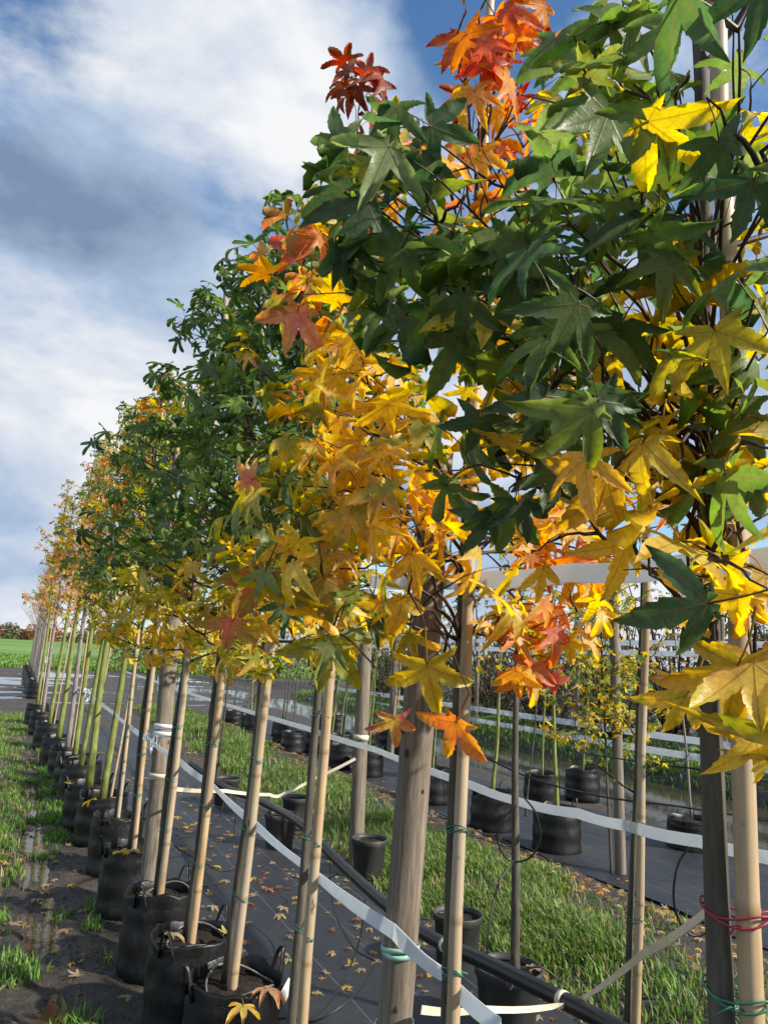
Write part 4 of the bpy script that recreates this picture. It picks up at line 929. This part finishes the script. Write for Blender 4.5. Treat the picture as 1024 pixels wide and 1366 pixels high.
for k, (px, top) in enumerate([((280, 960), (296, 860)), ((520, 1010), (528, 860))]):
    gpost(px, top, .055, ['wooden post in the far pot rows', 'wooden post standing among the black bags beyond the grass'][k], 1.9, 5+k)

# ------------------------------------------------------------------ straps, ties, pipe
def strap(name, pts, width, label, mat='strap', k=5, twist=None, group=None, kinks=None):
    mb = MB(); P = []
    for a_, b_ in zip(pts, pts[1:]):
        for i in range(k):
            t = i/k; p = Vector(a_).lerp(Vector(b_), t); p.z -= .006*math.sin(t*math.pi); P.append(p)
    P.append(Vector(pts[-1])); tw = [.25*math.sin(i*.7)+(twist or 0) for i in range(len(P))]
    mb.ribbon(P, width, .0009, tw); o = mb.build(name, MAT[mat], None, False, tuple(P[0])); return tag(o, label, 'strap', group)
S1 = [(668, 1372, .76), (590, 1300, .83), (525, 1243, .752), (410, 1158, .83), (338, 1098, .835), (284, 1048, .80), (238, 1015, .765), (203, 990, .685), (172, 968, .72), (150, 950, .69), (118, 925, .63), (88, 905, .55)]
strap('white_strap', [onX(x, y, X) for x, y, X in S1], .029, 'wide white strap running along the stakes of the near row at pot height')
strap('white_strap', [onX(495, 776, .84), onX(580, 774, .85), onX(630, 772, .82), onX(760, 764, .82), onX(930, 752, .83), onX(1060, 738, .83)], .034, 'white strap at eye height between the golden and the dark green sweetgums')
X2 = 2.15
strap('white_strap', [onX(x, y, X2) for x, y in [(160, 893), (205, 908), (250, 924), (410, 972), (500, 1000), (630, 1048), (693, 1070)]]+[onX(770, 1085, 2.12), onX(838, 1102, 2.08), onX(930, 1122, 2.08), onX(1060, 1150, 2.08)], .040, 'white strap along the sapling row over the rigid pots')
SB = [((640, 962), (940, 1012)), ((640, 946), (940, 990))]
for k, (q0, q1) in enumerate(SB):
    s0, s1 = onX(*q0, 9.4), onX(*q1, 9.4); d = s1-s0
    strap('white_strap', [s0+d*t for t in (-1.6, -.8, 0, .5, 1, 1.6)], .11, ['lower white tape strung along the ditch bank', 'second white tape strung along the ditch bank'][k])
for k, (q0, q1) in enumerate([((660, 866), (900, 872)), ((660, 855), (900, 858))]):
    s0, s1 = onX(*q0, 9.4), onX(*q1, 9.4); d = s1-s0
    strap('white_strap', [s0+d*t for t in (-1.6, -.8, 0, .5, 1, 1.6)], .09, ['third white tape strung along the ditch bank', 'topmost white tape strung along the ditch bank'][k])
for k, yy in enumerate([5, 8.2, 11.5, 15, 19]):
    x = 9.45; post((x, yy, -.1), (x, yy, 2.35), .05, '%s thin post carrying the white tapes on the ditch bank' % ORD[k], (), False, 30+k)
# cream guy straps
def cpts(l): return [at(x, y, d) for x, y, d in l]
strap('cream_strap', cpts([(562, 1347, 1.5), (640, 1346, 1.9), (742, 1342, 2.25), (775, 1333, 2.3), (860, 1270, 1.6), (955, 1206, 1.02)]), .016, 'cream strap from the knotty post round the black pipe up to the stake', 'cream')
strap('cream_strap', cpts([(228, 1052, 3.7), (300, 1055, 4.5), (360, 1060, 5.1), (372, 1062, 5.2), (420, 1038, 5.3), (474, 1012, 5.35)]), .020, 'cream strap from the bags to the dark wooden post', 'cream')
# black pipe over the rigid pots
pp = [(255, 1018, 6.6), (300, 1050, 6.0), (350, 1070, 5.3), (400, 1098, 4.6), (450, 1148, 4.0), (510, 1203, 3.4), (570, 1248, 2.95), (650, 1285, 2.6), (750, 1334, 2.3), (830, 1376, 2.12), (930, 1440, 1.95)]
mb = MB(); P = smoothpath(cpts(pp), 6); mb.tube(P, .026, 12)
pipe = empty('irrigation_pipe', P[0], 'thick black irrigation pipe sagging along the rigid pots', 'pipe'); mb.build('tube', MAT['pipe'], pipe)
for (x, y, d) in ((748, 1333, 2.3), (600, 1262, 2.8)):
    c = at(x, y, d); i = min(range(len(P)), key=lambda q: (P[q]-c).length); i = max(1, min(len(P)-2, i)); t = (P[i+1]-P[i-1]).normalized()
    mb = MB(); mb.tube([P[i]-t*.010, P[i]+t*.010], .0275, 14); mb.build('band', MAT['cream'], pipe)
DR = [([(317, 1072, 5.5), (312, 1110, 5.2), (318, 1150, 4.6), (300, 1162, 4.3), (270, 1150, 4.3), (232, 1128, 4.4)], 'drip tube curling on the cloth beside the bags'),
      ([(300, 1060, 6), (292, 1090, 5.8), (262, 1112, 5.4), (235, 1120, 4.8)], 'drip tube leading from the far pot to the strapped post'),
      ([(440, 1150, 4.1), (445, 1210, 3.8), (470, 1262, 3.3), (500, 1282, 3.1)], 'drip tube drooping from the pipe behind the pale stake'),
      ([(487, 1200, 3.6), (480, 1250, 3.3), (462, 1300, 2.9), (432, 1345, 2.6), (400, 1366, 2.45)], 'drip tube swinging over the cloth towards the nearest bags'),
      ([(392, 1170, 4.6), (420, 1178, 4.5), (452, 1165, 4.3)], 'short drip tube lying by the grey rigid pot'),
      ([(690, 1075, 3.0), (668, 1095, 3.0), (664, 1125, 3.0), (680, 1148, 3.0), (705, 1145, 3.0), (720, 1120, 3.0), (714, 1085, 3.0), (700, 1065, 3.0)], 'black drip tube loop hung on the brown sapling'),
      ([(684, 1150, 3.0), (664, 1180, 2.9), (652, 1235, 2.75), (648, 1290, 2.6)], 'drip tube dropping from the loop to the pipe'),
      ([(655, 1285, 2.6), (668, 1300, 2.7), (680, 1320, 2.85), (690, 1300, 2.9), (720, 1290, 2.9), (748, 1310, 2.9)], 'drip tube arching over the rim of the dark rigid pot'),
      ([(930, 1120, 2.5), (905, 1150, 2.5), (898, 1200, 2.5), (912, 1240, 2.5), (935, 1248, 2.5), (952, 1225, 2.5), (957, 1180, 2.5), (940, 1140, 2.5), (925, 1125, 2.5)], 'black drip tube loop hanging beside the near stake'),
      ([(760, 1000, 4.5), (800, 1008, 4.2), (880, 1020, 3.8), (960, 1030, 3.6), (1060, 1050, 3.5)], 'black supply tube strung behind the olive tree'),
      ([(600, 985, 6.0), (700, 1035, 5.8), (800, 1062, 5.6), (900, 1075, 5.4), (1060, 1100, 5.2)], 'long black supply hose strung above the far bags'),
      ([(340, 1366, 2.6), (380, 1358, 2.6), (420, 1362, 2.5), (470, 1330, 2.6), (498, 1290, 2.9)], 'drip tube snaking out of the torn bag')]
for pts, lab in DR:
    mb = MB(); P_ = smoothpath(cpts(pts), 6); mb.tube(P_, .0075 if 'hose' in lab else .0042, 6); tag(mb.build('drip_tube', MAT['drip'], None, True, tuple(P_[0])), lab, 'tube', 'black drip tubes')
# white knots on the strapped post and the stakes
for k, (x, y, X) in enumerate([(203, 990, .70), (118, 925, .62), (62, 880, .45)]):
    mb = MB(); c = onX(x, y, X); r_ = random.Random(k)
    for i in range(5):
        e = [c+Vector((r_.uniform(-.05, .05), r_.uniform(-.05, .05), r_.uniform(-.08, .06))) for _ in range(4)]; mb.ribbon(smoothpath([c]+e, 3), .014, .0008)
    tag(mb.build('strap_knot', MAT['strap'], None, False, tuple(c)), ['white knotted strap ends on the strapped grey post', 'white knotted strap ends on a lime green trunk', 'white knotted strap ends on the last slim stake'][k], 'strap')

# ------------------------------------------------------------------ rigid pots and saplings
def rigid_pot(g, rad, h, label, seed=0):
    root = empty('rigid_pot', (g.x, g.y, ground_z(g.x, g.y)+.010), label, 'plant pot', 'rigid plant pots of the sapling row'); o = root.location
    ns = 28; prof = [(0, .78), (.02, .80), (.84, .97), (.86, 1.03), (.985, 1.05), (1.0, 1.035), (1.0, .985), (.9, .955)]; v = []; f = []
    for t, k in prof:
        for j in range(ns): q = 2*math.pi*j/ns; v.append((o.x+math.cos(q)*rad*k, o.y+math.sin(q)*rad*k, o.z+h*t))
    for i in range(len(prof)-1):
        for j in range(ns): a_ = i*ns+j; b_ = i*ns+(j+1) % ns; f.append((a_, b_, b_+ns, a_+ns))
    f.append(tuple(range(ns-1, -1, -1))); mb = MB(); mb.add(v, f); mb.build('pot_wall', MAT['pot'], root)
    mb = MB(); v = [(o.x, o.y, o.z+h*.88)]; f = []
    for i in (1, 2, 3):
        for j in range(ns): q = 2*math.pi*j/ns; x = o.x+math.cos(q)*rad*.96*i/3; y = o.y+math.sin(q)*rad*.96*i/3; v.append((x, y, o.z+h*.88+.015*nz(x, y, 20, seed)))
    for j in range(ns): f.append((0, 1+j, 1+(j+1) % ns))
    for i in (0, 1):
        for j in range(ns): a_ = 1+i*ns+j; b_ = 1+i*ns+(j+1) % ns; f.append((a_, a_+ns, b_+ns, b_))
    mb.add(v, f); mb.build('soil', MAT['soil'], root); return root
PX = [((300, 1074), .145, 'grey rigid pot with a thin sapling, next to the far bags'), ((372, 1132), .145, 'worn grey rigid pot standing on the cloth by the white strap'), ((393, 1106), .14, 'grey rigid pot half behind the worn one'),
      ((490, 1170), .14, 'dark rigid pot beside the dark wooden post'), ((608, 1290), .14, 'dark rigid pot under the pipe behind the golden tree'), ((676, 1378), .16, 'dark rigid pot full of dry leaves with a brown sapling')]
for k, (px, rad, lab) in enumerate(PX): rigid_pot(onZ(*px, 0), rad*.86, .25, lab, k)
def sapling(px, tops, z0, label, ztop, r0, kind, size, nb, seed, mat='bark', blen=.3, zc=1.3, X=None, name='sapling', group='thin saplings of the second row', lod=1, nsingle=40, spacing=.05):
    g = onZ(*px, z0) if X is None else onX(*px, X); t = onX(*tops, g.x); d = (t-g)/(t.z-g.z); a = g+d*(-.06); b = g+d*(ztop-g.z)
    return mid_tree(label, a, b, ztop-.05, r0, zc, nb, blen, kind, size, lod, nsingle, seed, spacing, name, mat, group, None, .004, 2, 1, (10, 55))
sapling((686, 1300), (690, 935), .24, 'brown sapling rising from the pot of dry leaves', 2.2, .021, 'gy', .04, 10, 201)
sapling((418, 1098), (446, 930), .24, 'thin sapling in the worn grey pot', 2.1, .010, 'gy', .04, 10, 202)
sapling((286, 1050), (312, 870), .24, 'thin dark sapling in the far grey pot', 2.1, .012, 'gy', .04, 10, 203)
olive = lambda p: rng.choice(['gy', 'yg', 'gy', 'gl'])
t5, p5 = sapling((836, 1366), (852, 800), 0, 'slim dark tree tied to a bamboo stake on the grass, sparse olive leaves', 2.3, .014, olive, .028, 12, 204, 'bark', .30, 1.0, X=2.1)
a, b = stake_line((848, 1366), (862, 780), 2.1, .0, 2.3)
bamboo(a, b, .0165, 'slim bamboo stake on the grass tied to the sparse olive tree', (.62, .95, 1.15, 1.55), 'stakes of the second row', 77, 'tie', (p5, .014))
sapling((815, 1168), (800, 830), .0, 'weeping young maple with fine olive yellow leaves before the slim post', 2.35, .012, lambda p: rng.choice(['yg', 'gy', 'yg', 'gl']), .056, 56, 205, 'bark', .66, .80, name='young_maple', nsingle=250, spacing=.038)
sapling((700, 1090), (720, 880), .0, 'small olive leaved maple among the bags by the ditch', 2.2, .010, olive, .038, 12, 206, 'bark', .4, 1.3, name='young_maple', nsingle=40)

# ------------------------------------------------------------------ bags beyond the grass strip
BG = [((655, 1108), (668, 905), 'black bag with a leaning green stem beyond the grass'), ((742, 1136), (736, 870), 'black bag with an upright green stem beyond the grass'), ((922, 1134), (908, 960), 'sagging black bag with a pale stem by the ditch'),
      ((776, 1068), (790, 880), 'black bag near the ditch behind the upright stem'), ((722, 1076), (730, 860), 'black bag tucked behind the upright green stem'), ((575, 1072), (585, 880), 'black bag at the grass edge behind the knotty post'),
      ((490, 1036), (505, 870), 'black bag beyond the dark wooden post'), ((452, 1012), (470, 870), 'black bag behind the pale bamboo stake'), ((560, 1040), (572, 870), 'black bag behind the golden sweetgum'), ((520, 1000), (532, 870), 'black bag beside the far wooden post')]
for k, (px, tp, lab) in enumerate(BG):
    g = onZ(*px, 0); bag((g.x, g.y), .19 if k != 2 else .2, .36 if k != 2 else .27, lab, 'black grow bags beyond the grass', 120+k, detail=0, handles=k < 3)
    t = onX(*tp, g.x); d = (t-g)/(t.z-g.z); a = g+Vector((0, 0, .26)); 
    st = 'leaning green' if k == 0 else ('upright green' if k == 1 else ('pale' if k == 2 else 'slim'))
    mid_tree('%s stemmed tree in the %s' % (st, lab.replace(' with a leaning green stem', '').replace(' with an upright green stem', '').replace(' with a pale stem', '')), a, a+d*2.0, 2.2, .02 if k < 2 else .013, 1.35, 9, .35, olive, .035, 1, 25, 140+k, .07, 'young_tree', 'bark_green' if k != 2 else 'bark_grey', 'young trees beyond the grass', None, .004, 2, 1, (20, 60))
for k in range(14):
    yy = 9.5+k*.62 if k < 9 else 10+(k-9)*1.1; xx = 3.95+.3*math.sin(k*2.3) if k < 9 else 5.5; yy += .35*math.sin(k*1.7)
    q = ORD[k] if k < 9 else ORD[k-9]
    lab = '%s black bag of the %s rows towards the field' % (q, 'nearer' if k < 9 else 'ditch side')
    bag((xx, yy), rng.uniform(.15, .2), rng.uniform(.26, .38), lab, 'black grow bags of the far rows', 150+k, detail=0, handles=False)
    a = Vector((xx, yy, .28)); mid_tree('%s slim far young tree in the %s rows towards the field' % (q, 'nearer' if k < 9 else 'ditch side'), a, a+Vector((rng.uniform(-.1, .1), rng.uniform(-.1, .1), 2.1)), 2.3, .014, 1.3, 9, .38, olive, .035, 1, 8, 170+k, .08, 'young_tree', 'bark_green' if k % 2 else 'bark', 'young trees of the far rows', None, .004, 2, 1, (20, 60), False)

# ------------------------------------------------------------------ background shrubs, hedge, farmhouse
def shrub(c, rx, rz, label, cols, n, size, name='shrub', group='shrubs beyond the ditch', trunks=5):
    root = empty(name, c, label, 'shrub', group); r_ = random.Random(int(c[0]*31+c[1]*7)); leaves = []
    mb = MB()
    for i in range(trunks*4):
        a = r_.uniform(0, 6.28); q = rx*math.sqrt(r_.random())*.9; e = Vector(c)+Vector((math.cos(a)*q, math.sin(a)*q, rz*r_.uniform(.6, 1.05)))
        mb.tube(bow(Vector(c)+Vector((math.cos(a)*.15, math.sin(a)*.15, -.1)), e, .1, 5, .1), [.04*(1-.15*k)*rz/3 for k in range(6)], 4)
    mb.build('stems', MAT['twig'], root)
    for i in range(n):
        a = r_.uniform(0, 6.28); q = rx*math.sqrt(r_.random()); h = rz*(1-.6*(q/rx)**2)*r_.random()**.7; p = Vector(c)+Vector((math.cos(a)*q, math.sin(a)*q, h))
        if nz(p.x*1.1, p.y*1.1+p.z*1.7, 1.0, 3) < -.18: continue
        col = jit(r_.choice(cols), .35); leaves.append(leaf_rec(p, Vector((r_.uniform(-1, 1), r_.uniform(-1, 1), r_.uniform(-.6, .6))), Vector((r_.uniform(-.6, .6), r_.uniform(-.6, .6), 1)), size*r_.uniform(.6, 1.2), 'g', 2, None, (col, jit(r_.choice(cols), .3))))
    place_leaves(root, leaves, 0); return root
SH = [(13, 9, 2.2, 3.3, 'dark'), (13.5, 13, 2.4, 3.6, 'rust'), (13, 17.5, 2.4, 3.4, 'dark'), (14, 22, 2.8, 3.8, 'olive'), (12.5, 27, 2.6, 3.2, 'dark'), (16, 6, 2.6, 3.8, 'olive'), (9.8, 33, 2.6, 2.6, 'rust'), (6, 39, 2.6, 2.4, 'olive')]
CC = {'dark': [(.03, .05, .02), (.05, .06, .025), (.07, .055, .03)], 'rust': [(.14, .07, .03), (.09, .06, .03), (.06, .06, .025)], 'olive': [(.09, .11, .025), (.14, .14, .04), (.05, .07, .02)]}
for k, (x, y, rx, rz, c) in enumerate(SH): shrub(Vector((x, y, ground_z(x, y))), rx, rz, '%s shrub beyond the ditch, %s leaved, counted from the near end' % (ORD[k], c), CC[c], 1500, .13)
for k in range(7):
    yy = 6.5+2.6*k; xx = 10.9+.5*math.sin(k*2.1); shrub(Vector((xx, yy, ground_z(xx, yy))), 1.35, 2.1+.3*math.sin(k*1.3), '%s dense low thicket bush behind the ditch bank posts' % ORD[k], CC['dark']+[(.10, .08, .055)], 1300, .085, 'thicket_bush', 'thicket along the ditch bank', 8)
HD = [(-19, 230, 'rust'), (-12, 232, 'rust'), (-27, 236, 'olive'), (-5, 238, 'olive'), (4, 235, 'rust'), (16, 236, 'olive'), (30, 240, 'dark'), (46, 238, 'olive')]
for k, (x, y, c) in enumerate(HD): shrub(Vector((x, y, 0)), 6.0, 5.6 if c == 'rust' else 4.6, '%s %s hedge tree on the horizon behind the green field' % (ORD[k], {'rust': 'rust brown', 'olive': 'olive', 'dark': 'dark green'}[c]), {'rust': [(.30, .12, .04), (.22, .09, .03)], 'olive': [(.12, .10, .04), (.10, .11, .04)], 'dark': CC['dark']}[c], 700, .8, 'hedge_tree', 'hedge trees on the horizon')
house = empty('farmhouse', (-36, 238, 0), 'tiny pale farmhouse on the horizon behind the field', 'house')
mb = MB(); mb.box((-36, 238, 2.2), (8, 6, 4.4)); mb.build('wall', MAT['housewall'], house, False)
mb = MB(); mb.add([(-40.4, 234.6, 4.3), (-31.6, 234.6, 4.3), (-31.6, 241.4, 4.3), (-40.4, 241.4, 4.3), (-40.4, 238, 7), (-31.6, 238, 7)], [(0, 1, 5, 4), (2, 3, 4, 5), (0, 4, 3), (1, 2, 5), (3, 2, 1, 0)]); mb.build('roof', MAT['roof'], house, False)
for wx in (-38, -36, -34): mb = MB(); mb.box((wx, 234.97, 2.3), (1, .1, 1.3)); mb.build('window', MAT['glass'], house, False)

# ------------------------------------------------------------------ fallen leaves
BEIGE = (.45, .33, .20)
def fallen(px, Z, size, cols, label, group, off=.008, lab_cat='leaf'):
    p = Vector(px) if len(px) == 3 else (onZ(*px, Z) if Z is not None else onZ(*px, 0))
    if Z is None: p.z = ground_z(p.x, p.y)
    q = leaf_rec(p+Vector((0, 0, off)), Vector((rng.uniform(-1, 1), rng.uniform(-1, 1), rng.uniform(-.1, .1))), Vector((rng.uniform(-.25, .25), rng.uniform(-.25, .25), 1)), size, 'y', 0, rng.choice(PROTO['litter']), cols)
    o = bpy.data.objects.new('fallen_leaf', q.P.me); COL.objects.link(o); o.matrix_basis = q.M; o.color = (*q.c, 1); o['tint'] = q.t; tag(o, label, lab_cat, group)
FY = (Y_GOLD, (.60, .40, .05)); FB = ((.34, .20, .09), BEIGE); FE = (BEIGE, (.5, .4, .2)); FO = ((.45, .17, .05), (.30, .10, .04))
def CN(c): return {id(FY): 'golden', id(FB): 'brown', id(FE): 'beige', id(FO): 'rusty orange'}[id(c)]
for px, c in [((20, 1312), FE), ((86, 1348), FY), ((112, 1302), FE), ((160, 1338), FE), ((60, 1222), FE), ((72, 1180), FE), ((28, 1128), FO), ((62, 1126), FO), ((14, 1150), FY), ((8, 1140), FY), ((90, 1140), FB), ((45, 1255), FB), ((30, 1360), FB), ((122, 1366), FE), ((70, 1105), FO), ((55, 1090), FE), ((8, 1235), FE), ((95, 1240), FB), ((60, 985), FO), ((26, 968), FE), ((38, 978), FO), ((10, 1200), FB), ((48, 1198), FE)]:
    fallen(px, None, .062, c, '%s fallen leaf lying on the wet mud of the track' % CN(c), 'fallen leaves on the muddy track', .012)
for px, c in [((246, 1136), FY), ((276, 1148), FY), ((278, 1208), FE), ((283, 1158), FY), ((364, 1184), FO), ((350, 1188), FO), ((373, 1219), FE), ((380, 1210), FE), ((366, 1278), FB), ((458, 1287), FY), ((250, 1110), FE), ((262, 1098), FY), ((306, 1175), FE), ((345, 1172), FY), ((470, 1225), FO), ((330, 1196), FE), ((242, 1090), FY), ((270, 1080), FE), ((290, 1120), FE), ((256, 1160), FB), ((230, 1078), FY), ((410, 1190), FB)]:
    fallen(px, .02, .058, c, '%s fallen leaf lying on the black ground cloth' % CN(c), 'fallen leaves on the ground cloth', .008)
PC = onZ(676, 1378, 0)
for px, c, s, lab in [((322, 1338), FY, .085, 'bright yellow fallen leaf on the rim of the torn bag'), ((342, 1318), ((.62, .30, .14), (.55, .25, .12)), .085, 'orange beige fallen leaf inside the torn bag'), ((297, 1252), (Y_LEM, FE[0]), .075, 'pale yellow fallen leaf in the bag of the bare tipped stake'), ((222, 1252), FE, .06, 'beige fallen leaf at the edge of the bag of the bare tipped stake'), ((185, 1198), FE, .05, 'beige fallen leaf on the bag beside the strapped post'),
                    ((160, 1142), (Y_LEM, FY[1]), .085, 'yellow fallen leaf over the bag just beyond the strapped post'), ((178, 1140), (Y_LEM, FE[0]), .07, 'curled yellow leaf on the bag just beyond the strapped post'), ((128, 1066), (Y_LEM, FY[1]), .085, 'yellow fallen leaf on the first bag of slim trees'), ((98, 1048), FY, .06, 'golden fallen leaf on the second bag of slim trees'), ((100, 1012), FE, .07, 'beige leaf on the third bag of slim trees'), ((PC.x+.05, PC.y-.04, .245), FB, .07, 'brown dry leaf in the pot with the brown sapling'), ((PC.x-.05, PC.y-.03, .247), FE, .07, 'beige dry leaf in the pot with the brown sapling')]:
    fallen(px, .265 if 'dry' in lab else .365, s, c, lab, 'fallen leaves on the grow bags', .012)
# leaf litter too small and dense to count
V = []
lit = []
for i in range(2200):
    z = rng.random()
    if z < .45: x, y = 3.55+rng.gauss(0, .26), 2.4+12*rng.random()**1.5
    elif z < .62: x, y = 2.35+rng.gauss(0, .12), rng.uniform(2.2, 12)
    elif z < .8: x = rng.uniform(1.0, 2.2); y = rng.uniform(3.2, 11); x += rowx(y)-.8
    else: x, y = rng.uniform(-.5, .55), rng.uniform(4, 16)
    zz2 = ground_z(x, y)+(.05*rng.random() if 2.5 < x < 3.5 else 0)+(.022 if .93 < x-(rowx(y)-.8) < 2.32 or 4.0 < x < 5.7 else .012)
    c = rng.choice([FB, FE, FO, FB, FY]); lit.append(leaf_rec((x, y, zz2), Vector((rng.uniform(-1, 1), rng.uniform(-1, 1), 0)), Vector((rng.uniform(-.4, .4), rng.uniform(-.4, .4), 1)), rng.uniform(.02, .045), 'y', 1, rng.choice(PROTO['litter']), (jit(c[0], .3), jit(c[1], .3))))
lroot = bpy.data.objects.new('holder', None)
def litter_mass(leaves):
    class T: pass
    V = []; T_ = []; C = []; D = []; RB = []; LB = []; b = 0
    for q in leaves:
        M = np.array(q.M, np.float32); vv = q.P.v @ M[:3, :3].T + M[:3, 3]; V.append(vv); T_.append(q.P.t+b); b += len(vv)
        C.append(np.tile(np.array(q.c, np.float32), (len(vv), 1))); D.append(np.tile(np.array(q.t, np.float32), (len(vv), 1))); RB.append(q.P.rib); LB.append(q.P.lob)
    o = np_mesh('leaf_litter', np.concatenate(V), np.concatenate(T_).ravel(), 3, MAT['foliage'], None, True, {'leafcol': np.concatenate(C), 'leaftint': np.concatenate(D)}, {'rib': np.concatenate(RB), 'lobe_t': np.concatenate(LB)})
    tag(o, 'dry brown and yellow leaf litter scattered over mud, cloth and grass edge', 'leaf litter', kind='stuff')
litter_mass(lit)
bpy.data.objects.remove(lroot)
bpy.context.view_layer.update()

# torn white lining showing at the rim of the nearest visible bag
torn = [o for o in bpy.data.objects if o.name.startswith('grow_bag') and o.get('label', '').endswith('white torn rim')][0]
mb = MB(); bl = torn.location; th = [-.75, -.62, -.5, -.4]
rim = [Vector((bl.x+math.cos(t)*.19, bl.y+math.sin(t)*.19, bl.z+.365-.02*i)) for i, t in enumerate(th)]
mb.ribbon(smoothpath(rim, 4), .05, .001, .3); mb.build('torn_lining', MAT['white'], torn)
bpy.context.view_layer.update()
